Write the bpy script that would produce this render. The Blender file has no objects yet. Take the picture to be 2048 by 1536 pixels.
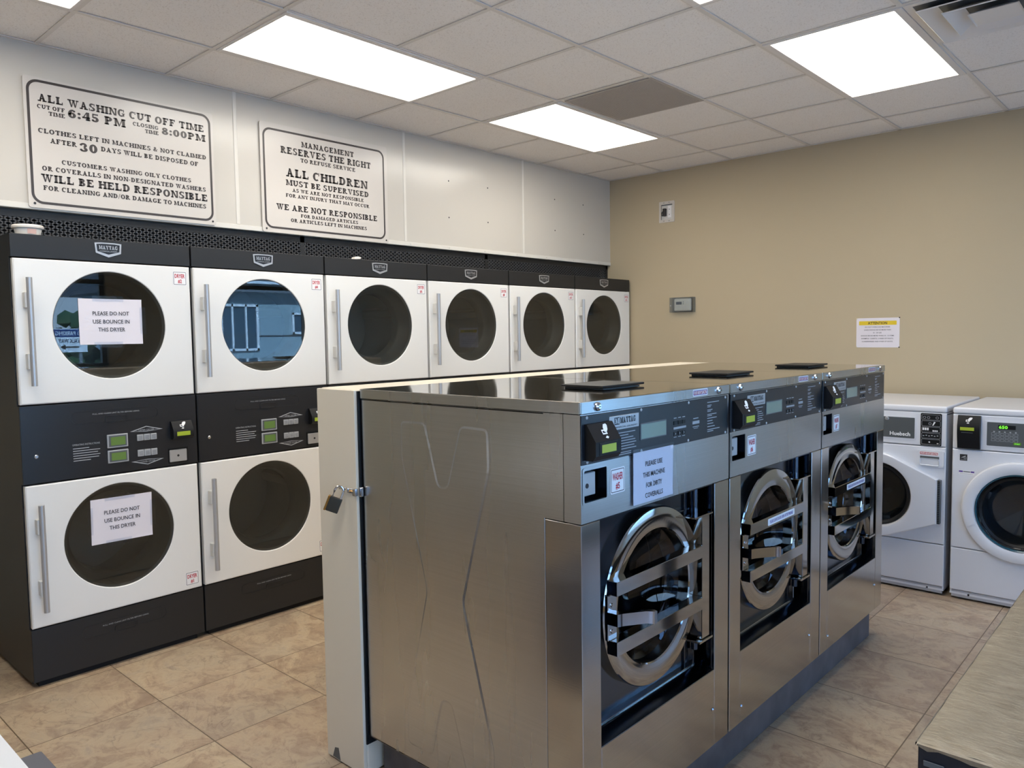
import bpy, bmesh, math, random
from mathutils import Vector, Matrix, Euler
random.seed(7)
sc = bpy.context.scene
COL = sc.collection
PI = math.pi

# ------------------------------------------------------------------ camera
def cam_matrix(C, yaw, pitch, roll):
    f = Vector((math.sin(yaw)*math.cos(pitch), math.cos(yaw)*math.cos(pitch), math.sin(pitch)))
    r = Vector((math.cos(yaw), -math.sin(yaw), 0))
    u = r.cross(f)
    c, s = math.cos(roll), math.sin(roll)
    r2 = r*c + u*s
    u2 = u*c - r*s
    return Matrix(((r2.x, u2.x, -f.x, C[0]), (r2.y, u2.y, -f.y, C[1]), (r2.z, u2.z, -f.z, C[2]), (0, 0, 0, 1)))
cd = bpy.data.cameras.new('camera')
cam = bpy.data.objects.new('camera', cd)
COL.objects.link(cam)
cam.matrix_world = cam_matrix((3.9149, -1.0228, 1.5882), -0.7401, -0.0642, -0.0147)
cd.sensor_fit = 'HORIZONTAL'
cd.sensor_width = 36
cd.lens = 1530.3/2048*36
cd.clip_start = 0.05
sc.camera = cam

# ------------------------------------------------------------------ world, view
LENS_E = 10.0
SKY_E = 4.5
sc.view_settings.view_transform = 'Standard'
sc.view_settings.look = 'None'
sc.view_settings.gamma = 1
sc.view_settings.use_curve_mapping = False
sc.view_settings.exposure = 0.12
w = bpy.data.worlds.new('World')
sc.world = w
w.use_nodes = True
wn = w.node_tree
bg = wn.nodes['Background']
tc = wn.nodes.new('ShaderNodeTexCoord')
sx = wn.nodes.new('ShaderNodeSeparateXYZ')
cr = wn.nodes.new('ShaderNodeValToRGB')
cr.color_ramp.elements[0].position = 0.0
cr.color_ramp.elements[0].color = (0.50, 0.75, 1.05, 1)
cr.color_ramp.elements[1].position = 0.7
cr.color_ramp.elements[1].color = (0.13, 0.35, 0.95, 1)
wn.links.new(tc.outputs['Generated'], sx.inputs[0])
wn.links.new(sx.outputs['Z'], cr.inputs[0])
wn.links.new(cr.outputs[0], bg.inputs[0])
bg.inputs[1].default_value = SKY_E
sund = bpy.data.lights.new('sun', 'SUN')
sund.energy = 24.0
sund.angle = 0.01
sund.color = (0.50, 0.75, 1.0)
sun = bpy.data.objects.new('sun', sund)
COL.objects.link(sun)
sun.rotation_euler = Vector((0.80, 0.20, -0.62)).to_track_quat('-Z', 'Y').to_euler()

# ------------------------------------------------------------------ materials
def lin(c):
    return tuple(((v/255.0)/12.92 if v/255.0 <= 0.04045 else ((v/255.0+0.055)/1.055)**2.4) for v in c)
def P(name, col, rough=0.5, metal=0.0, spec=0.5, emit=None, es=0.0, coat=0.0, aniso=0.0):
    m = bpy.data.materials.new(name)
    m.use_nodes = True
    b = m.node_tree.nodes['Principled BSDF']
    b.inputs['Base Color'].default_value = (*lin(col), 1)
    b.inputs['Roughness'].default_value = rough
    b.inputs['Metallic'].default_value = metal
    b.inputs['Specular IOR Level'].default_value = spec
    b.inputs['Coat Weight'].default_value = coat
    b.inputs['Coat Roughness'].default_value = 0.08
    b.inputs['Anisotropic'].default_value = aniso
    b.inputs['Anisotropic Rotation'].default_value = 0.25
    if emit:
        b.inputs['Emission Color'].default_value = (*lin(emit), 1)
        b.inputs['Emission Strength'].default_value = es
    return m
def nodes(m):
    t = m.node_tree
    return t, t.nodes, t.links, t.nodes['Principled BSDF']
def tex_coord(m, scale=(1, 1, 1), kind='Object'):
    t, n, l, b = nodes(m)
    c = n.new('ShaderNodeTexCoord')
    mp = n.new('ShaderNodeMapping')
    mp.inputs['Scale'].default_value = scale
    l.new(c.outputs[kind], mp.inputs[0])
    return mp.outputs[0]
def noise(m, vec, scale=5, detail=4, rough=0.5):
    t, n, l, b = nodes(m)
    x = n.new('ShaderNodeTexNoise')
    x.inputs['Scale'].default_value = scale
    x.inputs['Detail'].default_value = detail
    x.inputs['Roughness'].default_value = rough
    l.new(vec, x.inputs['Vector'])
    return x.outputs['Fac']
def bump(m, h, strength=0.1, dist=0.01):
    t, n, l, b = nodes(m)
    x = n.new('ShaderNodeBump')
    x.inputs['Strength'].default_value = strength
    x.inputs['Distance'].default_value = dist
    l.new(h, x.inputs['Height'])
    l.new(x.outputs[0], b.inputs['Normal'])
def ramp(m, fac, stops):
    t, n, l, b = nodes(m)
    x = n.new('ShaderNodeValToRGB')
    e = x.color_ramp.elements
    while len(e) < len(stops):
        e.new(0.5)
    for i, (p, c) in enumerate(stops):
        e[i].position = p
        e[i].color = (*lin(c), 1)
    l.new(fac, x.inputs[0])
    return x.outputs[0]
def mth(m, op, a, b_=None, clamp=False):
    t, n, l, b = nodes(m)
    x = n.new('ShaderNodeMath')
    x.operation = op
    x.use_clamp = clamp
    for i, v in enumerate((a, b_)):
        if v is None:
            continue
        if isinstance(v, (int, float)):
            x.inputs[i].default_value = v
        else:
            l.new(v, x.inputs[i])
    return x.outputs[0]
def mixc(m, fac, a, b_):
    t, n, l, b = nodes(m)
    x = n.new('ShaderNodeMix')
    x.data_type = 'RGBA'
    for s, v in ((0, fac), (6, a), (7, b_)):
        if isinstance(v, tuple):
            x.inputs[s].default_value = (*lin(v), 1)
        elif isinstance(v, (int, float)):
            x.inputs[s].default_value = v
        else:
            l.new(v, x.inputs[s])
    return x.outputs[2]

M = {}
# painted / plastic
M['ceil'] = P('ceiling_tile', (246, 241, 236), 0.95, spec=0.1)
v = tex_coord(M['ceil'])
t, n, l, b = nodes(M['ceil'])
sp = noise(M['ceil'], v, 150, 3, 0.65)
sp2 = noise(M['ceil'], v, 3, 2)
cc = ramp(M['ceil'], sp, [(0.0, (196, 189, 182)), (0.34, (222, 215, 208)), (0.42, (246, 241, 236)), (1.0, (250, 246, 242))])
l.new(mixc(M['ceil'], mth(M['ceil'], 'MULTIPLY', sp2, 0.12), cc, (220, 210, 204)), b.inputs['Base Color'])
bump(M['ceil'], sp, 0.15, 0.003)
M['grid'] = P('white_ceiling_metal', (232, 226, 220), 0.5)
M['tee'] = P('ceiling_tee', (224, 217, 209), 0.5)
M['panel'] = P('white_wall_panel', (202, 196, 186), 0.22, spec=0.5)
v = tex_coord(M['panel'])
bump(M['panel'], noise(M['panel'], v, 2.2, 2), 0.25, 0.02)
M['ptrim'] = P('panel_trim', (218, 213, 204), 0.3)
M['wall'] = P('taupe_wall_paint', (188, 173, 146), 0.75, spec=0.25)
v = tex_coord(M['wall'])
bump(M['wall'], noise(M['wall'], v, 160, 2), 0.12, 0.002)
M['wall2'] = P('pale_wall_paint', (226, 222, 214), 0.7, spec=0.3)
M['dark_gap'] = P('dark_gap', (16, 16, 17), 0.8)
M['frame'] = P('bronze_window_frame', (52, 46, 42), 0.4)
# floor
fm = M['floor'] = P('stone_tile_floor', (150, 125, 100), 0.38, spec=0.5)
t, n, l, b = nodes(fm)
v = tex_coord(fm)
s3 = n.new('ShaderNodeSeparateXYZ'); l.new(v, s3.inputs[0])
TP = 0.5098
def cell(o, off):
    a = mth(fm, 'DIVIDE', mth(fm, 'SUBTRACT', o, off), TP)
    return mth(fm, 'FRACT', a), mth(fm, 'FLOOR', a)
fx, ix = cell(s3.outputs[0], 0.0325)
fy, iy = cell(s3.outputs[1], -0.1732)
def edge(f):
    return mth(fm, 'MINIMUM', f, mth(fm, 'SUBTRACT', 1.0, f))
ed = mth(fm, 'MINIMUM', edge(fx), edge(fy))
grout = mth(fm, 'LESS_THAN', ed, 0.0046)
cv = n.new('ShaderNodeCombineXYZ')
l.new(ix, cv.inputs[0]); l.new(iy, cv.inputs[1])
wn1 = n.new('ShaderNodeTexWhiteNoise'); wn1.noise_dimensions = '3D'
l.new(cv.outputs[0], wn1.inputs['Vector'])
vs = n.new('ShaderNodeVectorMath'); vs.operation = 'SCALE'; vs.inputs['Scale'].default_value = 9.0
l.new(wn1.outputs['Color'], vs.inputs[0])
va = n.new('ShaderNodeVectorMath'); va.operation = 'ADD'
l.new(v, va.inputs[0]); l.new(vs.outputs[0], va.inputs[1])
st = n.new('ShaderNodeMapping'); st.inputs['Scale'].default_value = (1.0, 1.25, 1.0)
st.inputs['Rotation'].default_value = (0, 0, 0.35)
l.new(va.outputs[0], st.inputs[0])
n1 = n.new('ShaderNodeTexNoise'); n1.inputs['Scale'].default_value = 4.6; n1.inputs['Detail'].default_value = 9; n1.inputs['Roughness'].default_value = 0.62; n1.inputs['Distortion'].default_value = 1.3
l.new(st.outputs[0], n1.inputs['Vector'])
n2 = n.new('ShaderNodeTexNoise'); n2.inputs['Scale'].default_value = 3.0; n2.inputs['Detail'].default_value = 7; n2.inputs['Distortion'].default_value = 2.2
l.new(st.outputs[0], n2.inputs['Vector'])
base = ramp(fm, n1.outputs['Fac'], [(0.28, (146, 121, 98)), (0.42, (171, 146, 119)), (0.5, (186, 162, 133)), (0.58, (195, 174, 143)), (0.72, (175, 156, 135))])
vein = mth(fm, 'SUBTRACT', 1.0, mth(fm, 'MULTIPLY', mth(fm, 'ABSOLUTE', mth(fm, 'SUBTRACT', n2.outputs['Fac'], 0.5)), 38.0), clamp=True)
base2 = mixc(fm, mth(fm, 'MULTIPLY', vein, 0.30), base, (208, 190, 158))
vein2 = mth(fm, 'SUBTRACT', 1.0, mth(fm, 'MULTIPLY', mth(fm, 'ABSOLUTE', mth(fm, 'SUBTRACT', n1.outputs['Fac'], 0.465)), 90.0), clamp=True)
base3 = mixc(fm, mth(fm, 'MULTIPLY', vein2, 0.3), base2, (96, 72, 54))
n3 = n.new('ShaderNodeTexNoise'); n3.inputs['Scale'].default_value = 17; n3.inputs['Detail'].default_value = 7; n3.inputs['Roughness'].default_value = 0.68; n3.inputs['Distortion'].default_value = 0.9
l.new(st.outputs[0], n3.inputs['Vector'])
n4 = n.new('ShaderNodeTexNoise'); n4.inputs['Scale'].default_value = 1.9; n4.inputs['Detail'].default_value = 3
l.new(va.outputs[0], n4.inputs['Vector'])
base3 = mixc(fm, ramp(fm, n4.outputs['Fac'], [(0.40, (0, 0, 0)), (0.62, (150, 150, 150))]), base3, (158, 150, 134))
base3 = mixc(fm, ramp(fm, n3.outputs['Fac'], [(0.30, (190, 190, 190)), (0.46, (0, 0, 0))]), base3, (128, 102, 80))
base3 = mixc(fm, ramp(fm, n3.outputs['Fac'], [(0.55, (0, 0, 0)), (0.70, (170, 170, 170))]), base3, (206, 188, 154))
vein3 = mth(fm, 'SUBTRACT', 1.0, mth(fm, 'MULTIPLY', mth(fm, 'ABSOLUTE', mth(fm, 'SUBTRACT', n2.outputs['Fac'], 0.44)), 130.0), clamp=True)
base3 = mixc(fm, mth(fm, 'MULTIPLY', mth(fm, 'MULTIPLY', vein3, n4.outputs['Fac']), 0.8), base3, (92, 72, 56))
tone = mixc(fm, mth(fm, 'MULTIPLY', wn1.outputs['Value'], 0.28), base3, (140, 116, 104))
l.new(mixc(fm, grout, tone, (104, 86, 66)), b.inputs['Base Color'])
hb = mth(fm, 'SUBTRACT', mth(fm, 'ADD', mth(fm, 'ADD', n1.outputs['Fac'], mth(fm, 'MULTIPLY', n3.outputs['Fac'], 0.55)), mth(fm, 'MULTIPLY', vein, 0.15)), mth(fm, 'MULTIPLY', grout, 0.8))
bump(fm, hb, 0.4, 0.006)
M['white'] = P('white_enamel', (232, 230, 226), 0.28, spec=0.5)
M['appl'] = P('white_appliance', (222, 223, 228), 0.25, spec=0.5)
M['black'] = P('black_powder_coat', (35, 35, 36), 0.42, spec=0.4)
M['ctrl'] = P('control_overlay', (29, 31, 36), 0.3, spec=0.45)
M['blk'] = P('black_plastic', (17, 18, 21), 0.42, spec=0.3)
M['rubber'] = P('gasket', (66, 67, 66), 0.45)
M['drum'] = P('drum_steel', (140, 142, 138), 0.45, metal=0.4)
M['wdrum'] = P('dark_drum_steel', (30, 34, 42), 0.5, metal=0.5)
M['inkgrey'] = P('silver_ink', (168, 170, 174), 0.5)
M['inkwhite'] = P('white_ink', (238, 238, 238), 0.5)
M['inkblack'] = P('black_ink', (38, 36, 38), 0.5)
M['signink'] = P('sign_letter_ink', (62, 56, 55), 0.35)
M['red'] = P('red_ink', (186, 34, 52), 0.5)
M['purple'] = P('violet_ink', (96, 66, 150), 0.5)
M['paper'] = P('paper', (226, 220, 226), 0.6)
M['sign'] = P('sign_plate', (208, 201, 193), 0.25)
M['stk'] = P('sticker', (238, 236, 236), 0.4)
M['alu'] = P('satin_aluminium', (186, 186, 188), 0.38, metal=0.6)
M['chrome'] = P('chrome', (205, 205, 208), 0.1, metal=1.0)
M['mount'] = P('handle_mount', (205, 203, 198), 0.4)
M['lcd'] = P('green_lcd', (92, 118, 60), 0.25, emit=(92, 130, 60), es=0.12)
M['lcdy'] = P('backlit_lcd', (146, 162, 48), 0.3, emit=(160, 180, 48), es=0.18)
M['lcdg'] = P('grey_lcd', (128, 146, 132), 0.2, coat=0.5)
M['led'] = P('led_digits', (120, 230, 60), 0.4, emit=(110, 235, 50), es=1.2)
M['gdark'] = P('dark_grey_panel', (84, 88, 90), 0.4)
M['btn'] = P('silver_button', (160, 162, 166), 0.4)
M['kick'] = P('grey_kick_strip', (178, 178, 182), 0.4)
M['beige'] = P('cream_enamel', (222, 212, 193), 0.4)
M['plinth'] = P('blue_grey_paint', (94, 90, 90), 0.55)
v = tex_coord(M['plinth'])
t, n, l, b = nodes(M['plinth'])
l.new(ramp(M['plinth'], noise(M['plinth'], v, 6, 5), [(0.3, (78, 74, 75)), (0.7, (108, 103, 104))]), b.inputs['Base Color'])
M['brass'] = P('brass', (196, 150, 84), 0.25, metal=1.0)
M['lockbody'] = P('laminated_lock_steel', (70, 66, 58), 0.4, metal=0.7)
M['yellow'] = P('yellow_highlight', (226, 196, 44), 0.6)
M['cream'] = P('cream_plastic', (216, 208, 186), 0.4)
M['tub'] = P('white_tub_plastic', (240, 232, 222), 0.4)
M['pink'] = P('pale_pink_label', (226, 186, 172), 0.5)
M['mesh'] = P('black_expanded_metal', (64, 64, 66), 0.5)
M['meshback'] = P('black_plenum', (40, 40, 42), 0.8)
M['vent'] = P('grey_return_grille', (178, 170, 162), 0.6)
M['greyb'] = P('grey_bin_plastic', (96, 96, 102), 0.5)
M['laminate'] = P('white_laminate', (220, 221, 222), 0.35)
# stainless
def steel(name, col, rough, axis, streak=0.5, aniso=0.35):
    m = P(name, col, rough, metal=1.0, aniso=aniso)
    t, n, l, b = nodes(m)
    sc_ = {'z': (1.2, 1.2, 260), 'x': (260, 3, 3), 'y': (3, 260, 3)}[axis]
    v = tex_coord(m, sc_)
    f = noise(m, v, 1.0, 4, 0.6)
    v2 = tex_coord(m, (5.0, 5.0, 0.55))
    f2 = noise(m, v2, 1.0, 3, 0.6)
    mr = n.new('ShaderNodeMapRange')
    mr.inputs['To Min'].default_value = rough*0.75
    mr.inputs['To Max'].default_value = rough*1.35
    l.new(f2, mr.inputs['Value'])
    l.new(mr.outputs[0], b.inputs['Roughness'])
    dark = tuple(int(c*0.90) for c in col)
    l.new(mixc(m, f, dark, col), b.inputs['Base Color'])
    tg = n.new('ShaderNodeTangent'); tg.direction_type = 'RADIAL'; tg.axis = 'Z'
    l.new(tg.outputs[0], b.inputs['Tangent'])
    f3 = noise(m, tex_coord(m, (2.6, 2.6, 0.7)), 1.0, 3, 0.55)
    bump(m, mth(m, 'ADD', mth(m, 'MULTIPLY', f, 0.02), f3), streak*0.5, 0.012)
    return m
M['steel'] = steel('brushed_steel', (204, 205, 206), 0.26, 'z', 0.5, 0.2)
M['steelf'] = steel('brushed_steel_front', (198, 199, 200), 0.28, 'z')
M['steelm'] = steel('satin_mirror_steel', (196, 194, 190), 0.15, 'z', 0.3, 0.3)
M['steelt'] = P('polished_steel_top', (186, 182, 174), 0.07, metal=1.0)
v = tex_coord(M['steelt'], (1.0, 1.0, 1.0))
bump(M['steelt'], noise(M['steelt'], v, 5.0, 2), 0.03, 0.0016)
M['steeld'] = P('door_steel', (178, 176, 172), 0.07, metal=1.0)
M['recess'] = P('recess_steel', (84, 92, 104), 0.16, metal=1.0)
tm = M['tabletop'] = P('worn_tin_top', (176, 166, 148), 0.42, metal=0.85)
t, n, l, b = nodes(tm)
v = tex_coord(tm)
c1 = noise(tm, tex_coord(tm, (9, 30, 1)), 1.3, 9, 0.72)
c2 = noise(tm, v, 3.2, 7, 0.6)
l.new(mixc(tm, mth(tm, 'MULTIPLY', c2, 0.6), ramp(tm, c1, [(0.3, (140, 130, 112)), (0.5, (172, 162, 144)), (0.62, (186, 177, 160)), (0.72, (226, 218, 202))]), (138, 130, 114)), b.inputs['Base Color'])
mr = n.new('ShaderNodeMapRange'); mr.inputs['To Min'].default_value = 0.25; mr.inputs['To Max'].default_value = 0.6
l.new(c1, mr.inputs['Value']); l.new(mr.outputs[0], b.inputs['Roughness'])
bump(tm, mth(tm, 'ADD', c1, mth(tm, 'MULTIPLY', c2, 0.7)), 0.55, 0.006)
M['tableside'] = P('dark_apron', (24, 27, 36), 0.5)
# glass
def glass(name, tint, ior=1.5, rough=0.0):
    m = bpy.data.materials.new(name); m.use_nodes = True
    t = m.node_tree; n = t.nodes; l = t.links
    n.remove(n['Principled BSDF'])
    # Schlick reflectance on |cos|, so sheets reflect alike from both faces
    ge = n.new('ShaderNodeNewGeometry')
    dt = n.new('ShaderNodeVectorMath'); dt.operation = 'DOT_PRODUCT'
    l.new(ge.outputs['Incoming'], dt.inputs[0]); l.new(ge.outputs['Normal'], dt.inputs[1])
    def mm(op, a, b_):
        x = n.new('ShaderNodeMath'); x.operation = op
        for i, q in enumerate((a, b_)):
            if isinstance(q, (int, float)): x.inputs[i].default_value = q
            elif q is not None: l.new(q, x.inputs[i])
        return x.outputs[0]
    f0 = ((ior-1)/(ior+1))**2
    fr_ = mm('ADD', mm('MULTIPLY', mm('POWER', mm('SUBTRACT', 1.0, mm('ABSOLUTE', dt.outputs['Value'], None)), 5.0), 1-f0), f0)
    tr = n.new('ShaderNodeBsdfTransparent'); tr.inputs[0].default_value = (*tint, 1)
    gl = n.new('ShaderNodeBsdfGlossy'); gl.inputs['Roughness'].default_value = rough
    gl.inputs['Color'].default_value = (1, 1, 1, 1)
    mx = n.new('ShaderNodeMixShader')
    l.new(fr_, mx.inputs[0]); l.new(tr.outputs[0], mx.inputs[1]); l.new(gl.outputs[0], mx.inputs[2])
    l.new(mx.outputs[0], n['Material Output'].inputs['Surface'])
    return m
M['dglass'] = glass('tinted_door_glass', (0.52, 0.55, 0.55), 1.75)
M['wglass'] = glass('porthole_glass', (0.40, 0.45, 0.52), 1.6)
M['pane'] = glass('window_pane_glass', (0.93, 0.96, 0.97), 1.45)
M['sleeve'] = glass('clear_plastic', (0.86, 0.89, 0.93), 1.5, 0.2)
# troffer lens
lm = M['lens'] = P('lit_lens', (250, 244, 226), 0.5)
t, n, l, b = nodes(lm)
v = tex_coord(lm)
s3 = n.new('ShaderNodeSeparateXYZ'); l.new(v, s3.inputs[0])
wv = mth(lm, 'ADD', 0.97, mth(lm, 'MULTIPLY', mth(lm, 'COSINE', mth(lm, 'MULTIPLY', s3.outputs[0], 2*PI/0.19)), 0.035))
edx = mth(lm, 'POWER', mth(lm, 'DIVIDE', mth(lm, 'ABSOLUTE', s3.outputs[0]), 0.282), 4.0)
edy = mth(lm, 'POWER', mth(lm, 'DIVIDE', mth(lm, 'ABSOLUTE', s3.outputs[1]), 0.583), 6.0)
wv = mth(lm, 'SUBTRACT', wv, mth(lm, 'MULTIPLY', mth(lm, 'ADD', edx, edy), 0.09))
b.inputs['Emission Color'].default_value = (1.0, 0.945, 0.85, 1)
l.new(mth(lm, 'MULTIPLY', wv, LENS_E), b.inputs['Emission Strength'])
# outdoors
M['asphalt'] = P('pale_concrete', (150, 150, 150), 0.9)
M['stucco'] = P('pale_blue_grey_stucco', (150, 170, 178), 0.9)
M['eave'] = P('dark_eave', (84, 88, 92), 0.7)
M['wframe'] = P('white_house_window_frame', (236, 240, 244), 0.5)
M['hglass'] = P('house_window_glass', (60, 84, 100), 0.08)
M['leaf'] = P('tree_leaves', (58, 84, 52), 0.8)
M['bark'] = P('tree_bark', (84, 72, 60), 0.9)
M['galv'] = P('galvanised_steel', (150, 154, 158), 0.5, metal=0.6)

# ------------------------------------------------------------------ mesh builder
class MB:
    def __init__(s, off=(0, 0, 0)):
        s.v = []; s.f = []; s.m = []; s.mats = []; s.off = Vector(off)
    def mi(s, m):
        m = M[m] if isinstance(m, str) else m
        if m not in s.mats:
            s.mats.append(m)
        return s.mats.index(m)
    def add(s, vs, fs, m):
        k = len(s.v); i = s.mi(m)
        s.v += [Vector(p)+s.off for p in vs]
        for f in fs:
            s.f.append([a+k for a in f]); s.m.append(i)
        return s
    def bm(s, b, m):
        b.verts.index_update()
        return s.add([v.co.copy() for v in b.verts], [[v.index for v in f.verts] for f in b.faces], m)
    def box(s, x0, x1, y0, y1, z0, z1, m, bev=0.0, seg=2, rot=None):
        b = bmesh.new()
        bmesh.ops.create_cube(b, size=1)
        for v in b.verts:
            v.co = Vector((v.co.x*(x1-x0), v.co.y*(y1-y0), v.co.z*(z1-z0)))
        if bev:
            bmesh.ops.bevel(b, geom=b.edges[:], offset=bev, segments=seg, profile=0.5, affect='EDGES')
        c = Vector(((x0+x1)/2, (y0+y1)/2, (z0+z1)/2))
        R_ = Euler(rot).to_matrix() if rot else Matrix.Identity(3)
        for v in b.verts:
            v.co = R_ @ v.co + c
        s.bm(b, m); b.free()
        return s
    def cyl(s, p0, p1, r, m, n=20, r2=None, cap=True):
        p0 = Vector(p0); p1 = Vector(p1); r2 = r if r2 is None else r2
        q = (p1-p0).to_track_quat('Z', 'Y')
        vs = []
        for p, rr in ((p0, r), (p1, r2)):
            for i in range(n):
                a = 2*PI*i/n
                vs.append(p + q @ Vector((rr*math.cos(a), rr*math.sin(a), 0)))
        fs = [[i, (i+1) % n, n+(i+1) % n, n+i] for i in range(n)]
        if cap:
            fs += [list(range(n))[::-1], list(range(n, 2*n))]
        return s.add(vs, fs, m)
    def lathe(s, prof, o, m, axis='x', n=64, a0=0, a1=2*PI, cap0=False, cap1=False):
        # prof: (radius, height along axis)
        o = Vector(o); vs = []; fs = []
        full = abs(a1-a0-2*PI) < 1e-6
        k = n if full else n+1
        for r, h in prof:
            for i in range(k):
                a = a0+(a1-a0)*i/n
                c, d = r*math.cos(a), r*math.sin(a)
                vs.append(o+Vector({'x': (h, c, d), 'y': (d, h, c), 'z': (c, d, h)}[axis]))
        for j in range(len(prof)-1):
            for i in range(n if full else n):
                i2 = (i+1) % k
                fs.append([j*k+i, (j+1)*k+i, (j+1)*k+i2, j*k+i2])
        if cap0: fs.append(list(range(k)))
        if cap1: fs.append(list(range((len(prof)-1)*k, len(prof)*k))[::-1])
        return s.add(vs, fs, m)
    def poly(s, pts, m):
        return s.add(pts, [list(range(len(pts)))], m)
    def prism(s, pts, fn, d0, d1, m):
        # pts 2d polygon, fn(u,v,d) -> 3d
        n = len(pts)
        vs = [fn(u, v_, d0) for u, v_ in pts]+[fn(u, v_, d1) for u, v_ in pts]
        fs = [list(range(n))[::-1], list(range(n, 2*n))]+[[i, (i+1) % n, n+(i+1) % n, n+i] for i in range(n)]
        return s.add(vs, fs, m)
    def frame2d(s, outer, inner, fn, d, m):
        n = len(outer)
        vs = [fn(u, v_, d) for u, v_ in outer]+[fn(u, v_, d) for u, v_ in inner]
        return s.add(vs, [[i, (i+1) % n, n+(i+1) % n, n+i] for i in range(n)], m)
    def tube(s, pts, r, m, n=10):
        pts = [Vector(p) for p in pts]
        rings = []
        up = Vector((0, 0, 1))
        for i, p in enumerate(pts):
            d = (pts[min(i+1, len(pts)-1)]-pts[max(i-1, 0)]).normalized()
            a = d.cross(up)
            if a.length < 1e-3: a = d.cross(Vector((1, 0, 0)))
            a.normalize(); b_ = a.cross(d).normalized()
            rings.append([p+a*r*math.cos(2*PI*k/n)+b_*r*math.sin(2*PI*k/n) for k in range(n)])
        vs = [q for rg in rings for q in rg]
        fs = [[i*n+k, i*n+(k+1) % n, (i+1)*n+(k+1) % n, (i+1)*n+k] for i in range(len(pts)-1) for k in range(n)]
        fs += [list(range(n))[::-1], list(range((len(pts)-1)*n, len(pts)*n))]
        return s.add(vs, fs, m)
    def text(s, txt, fn, d, x, y, h, m, align='c', width=None, xs=1.0, bold=0.0, maxw=None):
        """sans lettering, cap height h; fn(u,v,d)->3d"""
        vs, fs, W = sans(txt, bold)
        k = h/0.7
        sx_ = k*xs
        if width: sx_ = width/W
        if maxw and W*sx_ > maxw: sx_ = maxw/W
        o = {'c': -W*sx_/2, 'l': 0, 'r': -W*sx_}[align]
        return s.add([fn(x+o+a*sx_, y+b_*k, d) for a, b_ in vs], fs, m)
    def slab(s, txt, fn, d, x0, x1, y, h, m):
        """slab-serif lettering stretched from x0 to x1, baseline y, cap height h"""
        polys, W = slabtext(txt)
        k = (x1-x0)/W
        for p in polys:
            s.poly([fn(x0+u*k, y+v_*h, d) for u, v_ in p], m)
        return s
    def build(s, name, parent=None, label=None, smooth=True, ang=32):
        me = bpy.data.meshes.new(name)
        me.from_pydata([tuple(v) for v in s.v], [], s.f)
        for m in s.mats: me.materials.append(m)
        me.polygons.foreach_set('material_index', s.m)
        if smooth:
            b = bmesh.new(); b.from_mesh(me)
            la = math.radians(ang)
            for f in b.faces: f.smooth = True
            for e in b.edges:
                if len(e.link_faces) != 2 or e.calc_face_angle(0) > la: e.smooth = False
            b.to_mesh(me); b.free()
        me.update()
        o = bpy.data.objects.new(name, me)
        COL.objects.link(o)
        if smooth:
            wm = o.modifiers.new('weighted_normals', 'WEIGHTED_NORMAL'); wm.keep_sharp = True
        if parent: o.parent = parent
        if label: o['label'] = label
        return o

_sans = {}
def sans(txt, bold=0.0):
    k = (txt, bold)
    if k in _sans: return _sans[k]
    c = bpy.data.curves.new('t', 'FONT')
    c.body = txt; c.size = 1.0; c.resolution_u = 2; c.offset = bold
    o = bpy.data.objects.new('t', c)
    me = o.to_mesh()
    vs = [(v.co.x, v.co.y) for v in me.vertices]
    fs = [list(p.vertices) for p in me.polygons]
    o.to_mesh_clear()
    bpy.data.objects.remove(o); bpy.data.curves.remove(c)
    x0 = min(a for a, b_ in vs); x1 = max(a for a, b_ in vs)
    vs = [(a-x0, b_) for a, b_ in vs]
    _sans[k] = (vs, fs, x1-x0)
    return _sans[k]

# slab-serif capitals, built from stems, bowls and slab serifs
T, t_, SR, OV = 0.29, 0.19, 0.17, 0.075
def rc(x0, y0, x1, y1): return [(x0, y0), (x1, y0), (x1, y1), (x0, y1)]
def stem(x, y0=0.0, y1=1.0, top=True, bot=True, w=T):
    r = [rc(x, y0, x+w, y1)]
    if top: r.append(rc(x-OV, y1-SR, x+w+OV, y1))
    if bot: r.append(rc(x-OV, y0, x+w+OV, y0+SR))
    return r
def arc(cx, cy, rx, ry, wx, wy, a0, a1, n=14):
    r = []
    for i in range(n):
        A, B = [math.radians(a0+(a1-a0)*k/n) for k in (i, i+1)]
        r.append([(cx+rx*math.cos(A), cy+ry*math.sin(A)), (cx+rx*math.cos(B), cy+ry*math.sin(B)),
                  (cx+(rx-wx)*math.cos(B), cy+(ry-wy)*math.sin(B)), (cx+(rx-wx)*math.cos(A), cy+(ry-wy)*math.sin(A))])
    return r
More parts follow.
